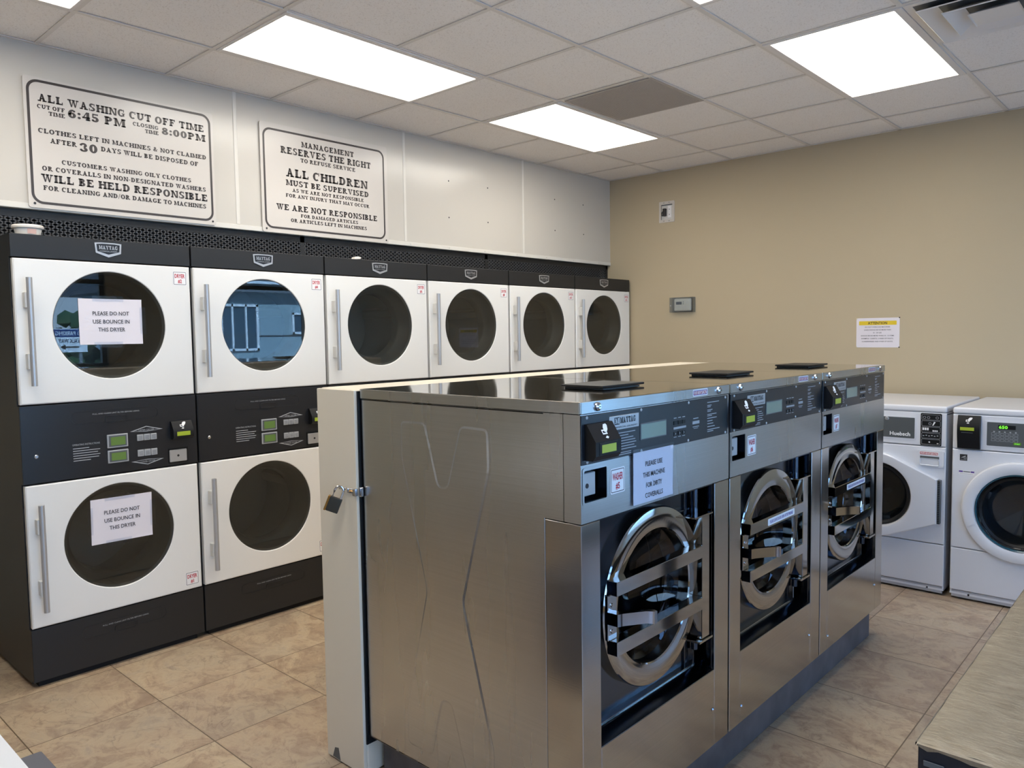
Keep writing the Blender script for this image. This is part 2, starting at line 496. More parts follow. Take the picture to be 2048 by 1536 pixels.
def glyphs():
    G = {}
    G['A'] = ([[(.14, 0), (.14+t_, 0), (.52, 1), (.40, 1)], [(.36, 1), (.58, 1), (.88, 0), (.63, 0)], rc(.25, .27, .72, .27+t_), rc(.0, 0, .38, SR), rc(.53, 0, 1.0, SR)], 1.0)
    bowl = lambda x, cy, ry, rx: [rc(x, cy+ry-t_, x+.16, cy+ry), rc(x, cy-ry, x+.16, cy-ry+t_)]+arc(x+.15, cy, rx, ry, T, t_, -90, 90)
    G['B'] = (stem(.09)+bowl(.25, .745, .255, .33)+bowl(.25, .27, .27, .38), .84)
    cc_ = arc(.46, .5, .44, .52, T, t_, 48, 312, 24)
    G['C'] = (cc_+[rc(.74, .62, .85, 1.0)], .90)
    G['D'] = (stem(.09)+[rc(.25, 1-t_, .45, 1), rc(.25, 0, .45, t_)]+arc(.43, .5, .47, .5, T, t_, -90, 90, 20), .94)
    G['E'] = (stem(.09)+[rc(.25, 1-t_, .80, 1), rc(.25, 0, .83, t_), rc(.25, .46, .58, .46+t_), rc(.69, .70, .80, 1), rc(.72, 0, .83, .31), rc(.50, .38, .59, .66)], .88)
    G['F'] = (stem(.09)+[rc(.25, 1-t_, .80, 1), rc(.25, .44, .58, .44+t_), rc(.69, .68, .80, 1), rc(.50, .36, .59, .64)], .84)
    G['G'] = (cc_+[rc(.74, .62, .85, 1.0), rc(.66, .06, .87, .46), rc(.54, .38, .95, .48)], .97)
    G['H'] = (stem(.09)+stem(.68)+[rc(.25, .45, .72, .45+t_)], .98)
    G['I'] = (stem(.09), .40)
    G['J'] = (stem(.34, .2, 1, True, False)+arc(.29, .24, .26, .26, T, t_, -170, 0, 12)+[], .66)
    G['K'] = (stem(.09)+[[(.28, .42), (.40, .50), (.84, .96), (.70, .96)], [(.40, .56), (.55, .66), (.95, .05), (.68, .05)], rc(.58, 1-SR, .95, 1), rc(.58, 0, 1.0, SR)], 1.0)
    G['L'] = (stem(.09)+[rc(.25, 0, .80, t_), rc(.69, 0, .80, .36)], .84)
    G['M'] = ([rc(.12, 0, .12+t_, 1), rc(0, 0, .35, SR), rc(0, 1-SR, .3, 1)]+stem(.86)+[[(.12, 1), (.36, 1), (.62, .22), (.53, .0)], [(.53, .0), (.58, .0), (.98, 1), (.86, 1)]], 1.18)
    G['N'] = ([rc(.12, 0, .12+t_, 1), rc(0, 0, .35, SR), rc(0, 1-SR, .3, 1), rc(.78, 0, .78+t_, 1), rc(.62, 1-SR, 1.0, 1), [(.10, 1), (.37, 1), (.895, 0), (.66, 0)]], 1.0)
    G['O'] = (arc(.48, .5, .47, .52, T, t_, 0, 360, 36), .96)
    G['P'] = (stem(.09)+bowl(.25, .70, .30, .38), .82)
    G['R'] = (stem(.09)+bowl(.25, .735, .265, .36)+[[(.36, .50), (.58, .50), (.84, .06), (.60, .06)], rc(.60, 0, .97, SR)], .96)
    G['S'] = (arc(.40, .735, .34, .285, T*.9, t_, 40, 270, 18)+arc(.40, .265, .37, .285, T*.9, t_, -140, 90, 18)+[rc(.62, .68, .72, 1.0), rc(.03, 0, .13, .34)], .79)
    G['T'] = (stem(.34, 0, 1, False, True)+[rc(.03, 1-t_, .86, 1), rc(.03, .66, .14, 1), rc(.75, .66, .86, 1)], .89)
    G['U'] = ([rc(.10, .3, .10+T, 1), rc(.0, 1-SR, .42, 1), rc(.71, .3, .71+t_, 1), rc(.55, 1-SR, .95, 1)]+arc(.4625, .34, .3625, .36, T*.85, t_*1.2, 180, 360, 16), .95)
    G['V'] = ([[(.10, 1), (.36, 1), (.60, .0), (.46, .0)], [(.47, .0), (.58, .0), (.86, 1), (.74, 1)], rc(0, 1-SR, .46, 1), rc(.60, 1-SR, 1.0, 1)], 1.0)
    G['W'] = ([[(.10, 1), (.34, 1), (.53, .0), (.39, .0)], [(.42, .0), (.52, .0), (.74, 1), (.64, 1)], [(.56, 1), (.80, 1), (.97, .0), (.83, .0)], [(.86, .0), (.96, .0), (1.2, 1), (1.09, 1)], rc(0, 1-SR, .44, 1), rc(.5, 1-SR, .88, 1), rc(.98, 1-SR, 1.32, 1)], 1.32)
    G['Y'] = (stem(.38, 0, .45, False, True)+[[(.08, 1), (.34, 1), (.60, .40), (.38, .40)], [(.46, .42), (.58, .42), (.86, 1), (.74, 1)], rc(0, 1-SR, .44, 1), rc(.60, 1-SR, .97, 1)], .96)
    G['0'] = (arc(.38, .5, .37, .51, T, t_, 0, 360, 30), .76)
    G['3'] = (arc(.36, .74, .30, .27, T*.9, t_, -90, 155, 16)+arc(.36, .26, .35, .27, T, t_, -155, 90, 16)+arc(.13, .78, .12, .12, .12, .12, 0, 360, 10)+arc(.13, .2, .12, .12, .12, .12, 0, 360, 10), .74)
    G['4'] = (stem(.42, 0, 1, False, True)+[rc(.02, .24, .76, .24+t_), [(.02, .24), (.16, .24), (.52, 1), (.42, 1)]], .80)
    G['5'] = (arc(.34, .32, .37, .33, T, t_, -150, 140, 18)+[rc(.10, .50, .22, 1), rc(.10, .83, .66, 1)]+arc(.14, .2, .12, .12, .12, .12, 0, 360, 10), .74)
    G['6'] = (arc(.38, .33, .36, .34, T, t_, 0, 360, 24)+arc(.44, .45, .43, .56, T, t_, 75, 190, 14)+arc(.58, .84, .12, .12, .12, .12, 0, 360, 10), .77)
    G['8'] = (arc(.38, .745, .31, .265, T*.85, t_, 0, 360, 22)+arc(.38, .27, .37, .28, T, t_, 0, 360, 22), .76)
    G[':'] = (arc(.17, .16, .15, .15, .15, .15, 0, 360, 14)+arc(.17, .64, .15, .15, .15, .15, 0, 360, 14), .34)
    G['-'] = ([rc(.03, .32, .36, .32+.15)], .40)
    G['/'] = ([[(0, -.1), (.1, -.1), (.44, 1.08), (.34, 1.08)]], .44)
    G['&'] = (arc(.40, .76, .24, .26, .15, t_, 0, 360, 18)+arc(.36, .27, .34, .28, T*.9, t_, 70, 300, 18)+[[(.22, .64), (.38, .66), (.86, .0), (.62, .0)], [(.55, .12), (.62, .05), (.86, .46), (.78, .50)], rc(.66, .46, .98, .54)], .98)
    return G
GL = glyphs()
def slabtext(txt):
    x = 0; out = []
    for ch in txt:
        if ch == ' ':
            x += .42; continue
        g, wd = GL[ch]
        for p in g: out.append([(u+x, v_) for u, v_ in p])
        x += wd+.10
    return out, x-.10

# coordinate frames for flat work: +x facing, -y facing
def fx_(x0): return lambda u, v_, d: (x0+d, u, v_)
def fy_(y0): return lambda u, v_, d: (u, y0-d, v_)
def rrect(u0, u1, v0, v1, r, n=5):
    pts = []
    for cx, cy, a in ((u1-r, v0+r, -90), (u1-r, v1-r, 0), (u0+r, v1-r, 90), (u0+r, v0+r, 180)):
        for i in range(n+1):
            A = math.radians(a+90*i/n)
            pts.append((cx+r*math.cos(A), cy+r*math.sin(A)))
    return pts
def plate_hole(mb, x0, x1, y0, y1, z0, z1, cy, cz, r, m, ch=0.004, ax='x', n=72):
    """rectangular plate facing +x (or -y with ax='y': x<->depth) with a round hole"""
    angs = [2*PI*i/n for i in range(n)]
    for yy in (y0, y1):
        for zz in (z0, z1):
            angs.append(math.atan2(zz-cz, yy-cy) % (2*PI))
    angs = sorted(set(round(a, 6) for a in angs))
    def rp(a, e):
        c, s_ = math.cos(a), math.sin(a); k = []
        if c > 1e-9: k.append((y1-e-cy)/c)
        if c < -1e-9: k.append((y0+e-cy)/c)
        if s_ > 1e-9: k.append((z1-e-cz)/s_)
        if s_ < -1e-9: k.append((z0+e-cz)/s_)
        k = min(k); return cy+k*c, cz+k*s_
    N = len(angs); vs = []
    mk = (lambda d, u, v_: (d, u, v_)) if ax == 'x' else (lambda d, u, v_: (u, -d, v_))
    for d, e in ((x0, 0), (x1-ch, 0), (x1, ch)):
        for a in angs:
            u, v_ = rp(a, e); vs.append(mk(d, u, v_))
    for d, rr in ((x1, r+.003), (x1-.003, r), (x0, r)):
        for a in angs: vs.append(mk(d, cy+rr*math.cos(a), cz+rr*math.sin(a)))
    fs = [[j*N+i, j*N+(i+1) % N, (j+1)*N+(i+1) % N, (j+1)*N+i] for j in range(5) for i in range(N)]
    mb.add(vs, fs, m)

def shell(mb, x0, x1, y0, y1, z0, z1, m, front, t=.004, bev=.003):
    """cabinet with an open front ('x+' or 'y-')"""
    if front == 'x+':
        mb.box(x0, x0+t, y0, y1, z0, z1, m, bev*.3, 1)
        mb.box(x0, x1, y0, y0+t, z0, z1, m, bev*.3, 1).box(x0, x1, y1-t, y1, z0, z1, m, bev*.3, 1)
    else:
        mb.box(x0, x1, y1-t, y1, z0, z1, m, bev*.3, 1)
        mb.box(x0, x0+t, y0, y1, z0, z1, m, bev*.3, 1).box(x1-t, x1, y0, y1, z0, z1, m, bev*.3, 1)
    mb.box(x0, x1, y0, y1, z0, z0+t, m).box(x0, x1, y0, y1, z1-t, z1, m)
    return mb

# ------------------------------------------------------------------ scene objects helpers
def thing(name, label, cat, loc=(0, 0, 0), group=None, rz=0):
    o = bpy.data.objects.new(name, None)
    COL.objects.link(o)
    o.empty_display_size = 0.1
    o.location = loc; o.rotation_euler = (0, 0, rz)
    o['label'] = label; o['category'] = cat
    if group: o['group'] = group
    return o
def tag(o, label, cat, group=None):
    o['label'] = label; o['category'] = cat
    if group: o['group'] = group
    return o
def struct(o):
    o['kind'] = 'structure'
    return o
def copy_tree(o, parent=None):
    c = o.copy(); COL.objects.link(c)
    if parent: c.parent = parent
    for ch in o.children: copy_tree(ch, c)
    return c

# ================================================================== ROOM
XP, L_, H, WR, WN, XB = -0.236, 4.902, 2.994, 5.2, -3.4, -0.95
struct(MB().box(XB-.1, WR+.15, WN-.1, L_+.1, -.1, 0, 'floor').build('floor'))
ce = struct(MB().box(XB-.1, WR+.15, WN-.1, L_+.1, H+.002, H+.1, 'ceil').build('ceiling'))
g = MB()
SK = 0.0095
def gx(i, y): return 0.300+0.6395*i+SK*(y-1.5)
hb_ = 0.012
for i in range(-1, 9):
    if gx(i, 0) > WR: continue
    y0, y1 = WN, L_
    a, b2 = gx(i, y0), gx(i, y1)
    if a < XP: continue
    g.add([(a-hb_, y0, H), (a+hb_, y0, H), (b2+hb_, y1, H), (b2-hb_, y1, H), (a-hb_, y0, H-.004), (a+hb_, y0, H-.004), (b2+hb_, y1, H-.004), (b2-hb_, y1, H-.004)],
          [[4, 7, 6, 5], [0, 1, 5, 4], [1, 2, 6, 5], [2, 3, 7, 6], [3, 0, 4, 7]], 'tee')
YG = [0.2155+0.6112*k for k in range(-6, 8)]
for y in YG:
    if WN < y < L_: g.box(XP, WR, y-hb_*.85, y+hb_*.85, H-.0035, H, 'tee')
g.box(XP, WR, L_-.018, L_, H-.004, H, 'tee').box(XP, XP+.018, WN, L_, H-.004, H, 'tee')
g.build('ceiling_grid', ce)

# left: white panelled bulkhead over the dryers, dark service wall behind
wl = MB()
wl.box(XP-.10, XP, WN, L_, 2.216, H, 'panel')
struct(wl.build('wall_left'))
struct(MB().box(XB-.1, XB, WN, L_, 0, H, 'wall').build('wall_service'))
tr = MB()
for y in (-1.27, -.03, 1.211, 2.45, 3.685):
    tr.box(XP, XP+.003, y-.011, y+.011, 2.246, H, 'ptrim', .0012, 1)
tr.box(XP, XP+.006, WN, L_, 2.216, 2.244, 'ptrim', .002, 1)
for k in range(14):
    y = -.1+k*.37
    tr.cyl((XP+.006, y, 2.23), (XP+.0085, y, 2.23), .004, 'mount', 8)
struct(tr.build('trim_1'))
hl = MB()
for y, z in ((2.867, 2.716), (3.276, 2.718), (2.865, 2.452), (3.275, 2.456), (4.091, 2.728), (4.49, 2.727), (4.093, 2.468), (4.494, 2.469)):
    hl.cyl((XP-.001, y, z), (XP+.0015, y, z), .0055, 'inkblack', 8)
struct(hl.build('trim_2'))

struct(MB().box(XB-.1, WR+.15, L_, L_+.1, 0, H, 'wall').build('wall_far'))
struct(MB().box(XB-.1, WR+.15, WN-.1, WN, 0, H, 'wall2').build('wall_near'))
wr = MB()
for y0, y1, z0, z1 in ((WN, -2.2, 0, H), (-2.2, 2.27, 0, .3), (-2.2, 2.27, 2.66, H), (2.27, 3.35, 0, H), (3.35, 4.86, 0, .3), (3.35, 4.86, 2.66, H), (4.86, L_, 0, H)):
    wr.box(WR, WR+.14, y0, y1, z0, z1, 'wall')
struct(wr.build('wall_right'))
def window(nm, y0, y1, mull):
    o = bpy.data.objects.new(nm, None); COL.objects.link(o); o.location = (WR+.07, (y0+y1)/2, .3); struct(o)
    f = MB(off=(-(WR+.07), -(y0+y1)/2, -.3)); x0, x1 = WR+.04, WR+.10
    f.box(x0, x1, y0, y1, .3, .35, 'frame').box(x0, x1, y0, y1, 2.61, 2.66, 'frame').box(x0, x1, y0, y1, 2.22, 2.27, 'frame')
    for y in [y0+.025, y1-.025]+mull: f.box(x0, x1, y-.025, y+.025, .35, 2.61, 'frame')
    f.build('window_frame', o)
    e = [y0]+mull+[y1]
    for a, c in zip(e[:-1], e[1:]):
        MB(off=(-(WR+.07), -(y0+y1)/2, -.3)).box(WR+.067, WR+.073, a+.02, c-.02, .34, 2.62, 'pane').build('window_pane', o)
window('window_1', -2.2, 2.27, [-.7, .8])
window('window_2', 3.35, 4.86, [])

# black expanded-metal screen above the dryers
pl = thing('vent_screen', 'long black expanded metal screen above the dryers', 'screen', (-.268, 2.24, 2.075))
po = (.268, -2.24, -2.075)
b0 = MB(po)
b0.box(-.275, -.262, .0, 4.895, 2.178, 2.214, 'black').box(-.275, -.262, 0, 4.895, 2.075, 2.084, 'black')
for y in (0.0, 1.63, 3.26, 4.865): b0.box(-.275, -.262, y, y+.03, 2.075, 2.214, 'black')
b0.build('screen_frame', pl)
MB(po).box(-.36, -.35, 0, 4.895, 2.075, 2.214, 'meshback').build('backing_sheet', pl)
ms = MB(po)
zz0, zz1 = 2.084, 2.178; pw = .036; hw = .0032
y = -.2
def strand(ya, za, yb, zb):
    # clip to the screen length
    dx, dz = yb-ya, zb-za
    if min(ya, yb) < 0 or max(ya, yb) > 4.89: return
    n_ = Vector((0, -dz, dx)).normalized()*hw
    vs = [(-.27, ya+n_.y, za+n_.z), (-.27, ya-n_.y, za-n_.z), (-.27, yb-n_.y, zb-n_.z), (-.27, yb+n_.y, zb+n_.z)]
    vs += [(-.264, q[1], q[2]+.002) for q in vs]
    ms.add(vs, [[4, 5, 6, 7], [0, 1, 5, 4], [2, 3, 7, 6], [1, 2, 6, 5], [3, 0, 4, 7]], 'mesh')
rows = 8; rh = (zz1-zz0)/rows
k = 0
while k*pw < 4.9:
    for r in range(rows):
        o_ = 0 if r % 2 == 0 else pw/2
        yc = k*pw+o_
        strand(yc, zz0+r*rh, yc+pw/2, zz0+(r+1)*rh)
        strand(yc, zz0+r*rh, yc-pw/2, zz0+(r+1)*rh)
    k += 1
ms.build('expanded_mesh', pl, smooth=False)

# ================================================================== CEILING FITTINGS
TRG = 'fluorescent ceiling lights'
def troffer(i, j, label):
    yc = YG[0]+0
    y0 = 0.8267+1.8336*j; y1 = y0+1.2224
    x0, x1 = gx(i, y0)+.0, gx(i+1, y0)
    cx, cy = (gx(i, (y0+y1)/2)+gx(i+1, (y0+y1)/2))/2, (y0+y1)/2
    o = thing('ceiling_light', label, 'ceiling light', (cx, cy, H), TRG)
    f = MB(); hx, hy = .3175, .6; lx, ly = .282, .583
    for a in ((-hx, hx, -hy, -ly), (-hx, hx, ly, hy), (-hx, -lx, -ly, ly), (lx, hx, -ly, ly)):
        f.box(*a, -.009, -.001, 'grid', .0015, 1)
    f.build('light_frame', o)
    ln = MB(); nx, ny = 2, 2
    ln.box(-lx, lx, -ly, ly, -.004, -.001, 'lens')
    ln.build('light_lens', o)
    return o
for i, j, lab in ((0, 0, 'lit rectangular ceiling light above the two white wall signs'),
                  (0, 1, 'lit ceiling light nearest the far left corner, beside the grey grille'),
                  (3, 1, 'lit ceiling light at upper right, beside the white air diffuser'),
                  (0, -1, 'lit ceiling light cut by the top left corner of the photo'),
                  (3, 0, 'lit ceiling light whose tip shows at the top edge of the photo'),
                  (3, -1, 'lit ceiling light out of view behind the camera, middle row')):
    troffer(i, j, lab)
def grille():
    o = thing('return_air_grille', 'dark grey square return air grille in the ceiling', 'air vent', (1.29, 2.988, H))
    f = MB()
    for a in ((-.305, .305, -.294, -.275), (-.305, .305, .275, .294), (-.305, -.286, -.275, .275), (.286, .305, -.275, .275)):
        f.box(*a, -.006, -.001, 'vent')
    f.build('grille_frame', o)
    p = MB().box(-.29, .29, -.28, .28, -.0022, -.001, 'gdark')
    N = 46
    for k in range(N+1):
        y_ = -.275+.55*k/N
        p.box(-.287, .287, y_-.0035, y_+.0035, -.0055, -.0025, 'vent')
        x_ = -.287+.574*k/N
        p.box(x_-.0035, x_+.0035, -.275, .275, -.005, -.0025, 'vent')
    p.build('perforated_face', o, smooth=False)
grille()
def diffuser():
    cx, cy = 3.178, 2.966
    o = thing('air_diffuser', 'white square stepped ceiling air diffuser at upper right', 'air vent', (cx, cy, H))
    MB().box(-.29, .29, -.28, .28, -.003, -.001, 'gdark').build('diffuser_throat', o)
    def ring(s_, z): return [(-s_, -s_*.97, z), (s_, -s_*.97, z), (s_, s_*.97, z), (-s_, s_*.97, z)]
    for prof in (((.303, -.001), (.303, -.006), (.272, -.006), (.272, -.002)),
                 ((.262, -.026), (.258, -.030), (.190, -.004), (.194, -.002)),
                 ((.180, -.034), (.176, -.038), (.105, -.006), (.109, -.004))):
        m = MB()
        vs = [p for s_, z in prof for p in ring(s_, z)]
        m.add(vs, [[a+4*k_, (a+1) % 4+4*k_, (a+1) % 4+4*((k_+1) % 4), a+4*((k_+1) % 4)] for k_ in range(4) for a in range(4)], 'grid')
        m.build('diffuser_cone', o)
    m = MB()
    m.add(ring(.096, -.040)+ring(.040, -.012)+ring(.096, -.037), [[0, 1, 5, 4], [1, 2, 6, 5], [2, 3, 7, 6], [3, 0, 4, 7], [4, 5, 6, 7], [8, 9, 10, 11]], 'grid')
    m.build('diffuser_plate', o)
diffuser()

# ================================================================== WALL SIGNS
def wall_sign(nm, label, y0, y1, z0, z1, border, lines, grp):
    yc, zc = (y0+y1)/2, z0
    o = thing(nm, label, 'sign', (XP, yc, z0), grp)
    of = (-XP, -yc, -z0)
    p = MB(of)
    F = fx_(XP)
    p.prism(rrect(y0, y1, z0, z1, .012, 4), F, .007, .013, 'sign')
    p.build('sign_plate', o)
    bdr = MB(of)
    a0, a1, b0_, b1 = border
    bdr.frame2d(rrect(a0, a1, b0_, b1, .05, 8), rrect(a0+.012, a1-.012, b0_+.012, b1-.012, .039, 8), F, .0136, 'signink')
    for y, z in ((y0+.025, z0+.02), (y1-.02, z0+.02)):
        bdr.cyl((XP+.0132, y, z), (XP+.0152, y, z), .0055, 'inkblack', 10)
    bdr.build('sign_border', o)
    for tx, a, c, z, h in lines:
        MB(of).slab(tx, F, .0138, a, c, z, h, 'signink').build('sign_lettering', o, smooth=False)
wall_sign('wall_sign', 'large white sign listing washing cut off time, left of two', .150, 1.072, 2.224, 2.836, (.163, 1.058, 2.243, 2.825), [
    ('ALL WASHING CUT OFF TIME', .210, 1.020, 2.726, .036), ('CUT OFF', .205, .325, 2.693, .019), ('TIME', .253, .325, 2.666, .019),
    ('6:45 PM', .338, .604, 2.674, .040), ('CLOSING', .641, .772, 2.693, .019), ('TIME', .701, .772, 2.666, .019), ('8:00PM', .788, 1.025, 2.675, .036),
    ('CLOTHES LEFT IN MACHINES & NOT CLAIMED', .204, 1.027, 2.579, .022), ('AFTER', .254, .371, 2.537, .023), ('30', .383, .465, 2.520, .042),
    ('DAYS WILL BE DISPOSED OF', .481, .981, 2.536, .023), ('CUSTOMERS WASHING OILY CLOTHES', .299, .937, 2.443, .021),
    ('OR COVERALLS IN NON-DESIGNATED WASHERS', .213, 1.018, 2.403, .022), ('WILL BE HELD RESPONSIBLE', .207, 1.026, 2.350, .037),
    ('FOR CLEANING AND/OR DAMAGE TO MACHINES', .214, 1.016, 2.311, .022)], 'signs above the dryers')
wall_sign('wall_sign', 'white management sign about children and responsibility, right of two', 1.357, 2.290, 2.2175, 2.858, (1.374, 2.265, 2.241, 2.828), [
    ('MANAGEMENT', 1.633, 2.021, 2.749, .033), ('RESERVES THE RIGHT', 1.490, 2.154, 2.694, .040), ('TO REFUSE SERVICE', 1.624, 2.030, 2.657, .024),
    ('ALL CHILDREN', 1.522, 2.124, 2.559, .050), ('MUST BE SUPERVISED', 1.519, 2.132, 2.507, .034), ('AS WE ARE NOT RESPONSIBLE', 1.562, 2.091, 2.471, .021),
    ('FOR ANY INJURY THAT MAY OCCUR', 1.516, 2.135, 2.437, .021), ('WE ARE NOT RESPONSIBLE', 1.450, 2.198, 2.357, .035),
    ('FOR DAMAGED ARTICLES', 1.615, 2.041, 2.323, .020), ('OR ARTICLES LEFT IN MACHINES', 1.545, 2.110, 2.290, .021)], 'signs above the dryers')

# ================================================================== DRYERS
DW = 0.81217
def sticker(parent, F, d, u0, u1, v0, v1, l1, l2, nm='number_sticker', ink='red', border='inkblack', h1=.42):
    m = MB()
    m.prism(rrect(u0, u1, v0, v1, .004, 2), F, d, d+.0006, 'stk')
    e = .0035
    m.frame2d(rrect(u0+e, u1-e, v0+e, v1-e, .003, 2), rrect(u0+e+.002, u1-e-.002, v0+e+.002, v1-e-.002, .002, 2), F, d+.0009, border)
    c = (u0+u1)/2; hh = v1-v0; W_ = u1-u0
    if l2:
        m.text(l1, F, d+.001, c, v0+hh*.53, hh*.27, ink, width=W_*.72, bold=.028)
        m.text(l2, F, d+.001, c, v0+hh*.17, hh*.25, ink, xs=.72, bold=.028)
    else:
        m.text(l1, F, d+.001, c, v0+hh*.27, hh*.46, ink, width=W_*.88, bold=.02)
    return m.build(nm, parent, smooth=False)
def shield(s, cy, z0, z1, hw_):
    return [(cy-hw_, z1), (cy-hw_*.5, z1+.0025*s), (cy+hw_*.5, z1+.0025*s), (cy+hw_, z1), (cy+hw_*.94, z0+(z1-z0)*.30), (cy, z0), (cy-hw_*.94, z0+(z1-z0)*.30)]
def card_icon(m, F, d, u, v_, s):
    """hand putting a card in a slot: card outline, hand and drop"""
    o = [(u-.55*s, v_-.25*s), (u+.15*s, v_-.25*s), (u+.15*s, v_+.15*s), (u-.55*s, v_+.15*s)]
    i_ = [(u-.43*s, v_-.14*s), (u+.05*s, v_-.14*s), (u+.05*s, v_+.04*s), (u-.43*s, v_+.04*s)]
    m.frame2d(o, i_, F, d, 'inkwhite')
    m.poly([F(u-.2*s, v_-.02*s, d+.0003), F(u+.05*s, v_-.12*s, d+.0003), F(u+.42*s, v_+.12*s, d+.0003), F(u+.62*s, v_+.48*s, d+.0003), F(u+.50*s, v_+.62*s, d+.0003), F(u+.12*s, v_+.58*s, d+.0003), F(u-.12*s, v_+.34*s, d+.0003)], 'inkwhite')
    m.poly([F(u-.42*s, v_-.52*s, d), F(u-.1*s, v_-.62*s, d), F(u+.12*s, v_-.5*s, d), F(u-.1*s, v_-.38*s, d)], 'inkwhite')
def make_dryer(label):
    t = thing('stacked_dryer', label, 'dryer', (0, 0, 0), 'row of stacked dryers')
    w_ = DW-.004
    F = fx_(0)
    c = MB()
    shell(c, -.85, -.03, .004, w_, .02, 2.069, 'black', 'x+')
    c.box(-.036, -.004, .004, w_, 1.966, 2.069, 'black', .003, 2)       # top band
    c.box(-.036, -.004, .004, w_, .944, 1.300, 'black', .003, 2)        # middle band
    c.box(-.036, -.004, .004, w_, .03, .275, 'black', .003, 2)          # bottom band
    c.box(-.80, -.03, .03, w_-.03, 0.0, .03, 'dark_gap')
    c.build('cabinet', t)
    # badge
    b_ = MB()
    b_.prism(shield(1, .412, 1.986, 2.053, .0605), F, -.004, .0, 'alu')
    b_.prism(shield(1, .412, 1.9995, 2.047, .0525), F, 0, .0006, 'ctrl')
    b_.slab('MAYTAG', F, .001, .370, .454, 2.0235, .0175, 'alu')
    b_.text('COMMERCIAL LAUNDRY', F, .001, .412, 2.0115, .0065, 'alu', width=.078)
    b_.build('brand_badge', t, smooth=False)
    # doors
    for z0, z1, gz in ((1.3055, 1.9605, 1.662), (.2805, .9375, .639)):
        d = MB()
        plate_hole(d, -.03, 0, .010, w_-.006, z0, z1, .412, gz, .2555, 'white', .005)
        dr = d.build('door', t)
        gl = MB()
        gl.lathe([(0.0, -.006), (.2555, -.006)], (0, .412, gz), 'dglass', n=72)
        gl.build('door_glass', dr)
        rg = MB()
        rg.lathe([(.2555, -.004), (.250, -.008), (.243, -.012), (.236, -.05), (.212, -.085), (.205, -.10), (.198, -.14)], (0, .412, gz), 'rubber', n=72)
        rg.build('inner_ring', dr)
        hn = MB()
        hz0, hz1 = (1.39, 1.874) if z0 > 1 else (.357, .850)
        hn.cyl((.038, .060, hz0), (.038, .060, hz1), .0125, 'alu', 20)
        h = hn.build('handle', dr)
        for q in (hz0+.11, hz1-.10):
            MB().box(-.001, .034, .040, .060, q-.035, q+.035, 'mount', .004, 2).build('handle_mount', dr)
        dm = MB()
        dm.lathe([(.24, -.13), (.285, -.135), (.285, -.55), (.0, -.56)], (0, .412, gz), 'drum', n=48)
        for a in (20, 140, 260):
            A = math.radians(a)
            cyv, czv = .412+.262*math.cos(A), gz+.262*math.sin(A)
            dm.box(-.5, -.16, cyv-.03, cyv+.03, czv-.03, czv+.03, 'drum', .01, 1, rot=(A, 0, 0))
        dm.build('drum', t)
    # lint drawers
    for lt, ub in ((1.2285, True), (.2, False)):
        cz = lt
        mt = 'ctrl' if ub else 'black'
        d0 = -.0022 if ub else -.004
        lo = MB()
        o_ = rrect(.213, .612, cz-.03, cz+.03, .028, 7); i_ = rrect(.2155, .6095, cz-.0275, cz+.0275, .0255, 7)
        n_ = len(o_)
        for a_, b_2, e_ in ((o_, i_, d0+.0012),):
            lo.frame2d(a_, b_2, F, e_, mt)
            for q_ in (a_, b_2):
                lo.add([F(*p, e_) for p in q_]+[F(*p, d0-.0005) for p in q_], [[k_, (k_+1) % n_, n_+(k_+1) % n_, n_+k_] for k_ in range(n_)], mt)
        lo.poly([F(*p, d0+.0002) for p in i_], mt)
        ld = lo.build('lint_drawer', t)
        tx = MB().text('PULL AND CLEAN LINT FILTER BEFORE USING', F, -.0008, .413, cz+.009, .0062, 'inkgrey', width=.215)
        tx.build('drawer_lettering', ld, smooth=False)
        hd = MB()
        o_ = rrect(.361, .466, cz-.034, cz-.002, .014, 6); i_ = rrect(.365, .462, cz-.034, cz-.006, .011, 6)
        hd.frame2d(o_, i_, F, .0012, mt)
        hd.poly([F(*p, d0+.0006) for p in i_], mt)
        for a_, b2 in ((o_, i_),):
            n_ = len(o_)
            hd.add([F(*p, .0012) for p in o_]+[F(*p, -.0015) for p in o_], [[k_, (k_+1) % n_, n_+(k_+1) % n_, n_+k_] for k_ in range(n_)], mt)
        hd.build('drawer_pull', ld)
    # control panel
    cp = MB()
    cp.box(-.0045, -.0022, .008, w_-.004, .948, 1.297, 'ctrl')
    cpo = cp.build('control_panel', t)
    ins = MB()
    ins.text('OPERATING INSTRUCTIONS', F, -.0012, .212, 1.098, .0085, 'inkgrey', 'l', width=.12)
    for k_ in range(6):
        ins.box(-.0022, -.0012, .214, .214+(.07, .118, .108, .118, .112, .075)[k_], 1.083-.0115*k_, 1.0862-.0115*k_, 'inkgrey')
    ins.build('instruction_text', cpo, smooth=False)
    for z0, z1 in ((1.070, 1.135), (.996, 1.058)):
        lc = MB()
        lc.box(-.003, .004, .364, .460, z0, z1, 'btn', .002, 1)
        lc.box(.003, .0046, .371, .453, z0+.006, z1-.006, 'gdark')
        lc.box(.004, .0052, .380, .447, z0+.012, z1-.013, 'lcd')
        lc.build('display', cpo)
    for z0, z1 in ((1.090, 1.121), (1.012, 1.045)):
        for k_ in range(3):
            bt = MB()
            y_ = .504+.0325*k_
            bt.box(-.003, .002, y_, y_+.0305, z0, z1, 'btn', .0015, 1)
            for q in range(3):
                bt.box(.002, .0024, y_+.006, y_+.025, z0+.007+.007*q, z0+.009+.007*q, 'gdark')
            bt.build('button', cpo)
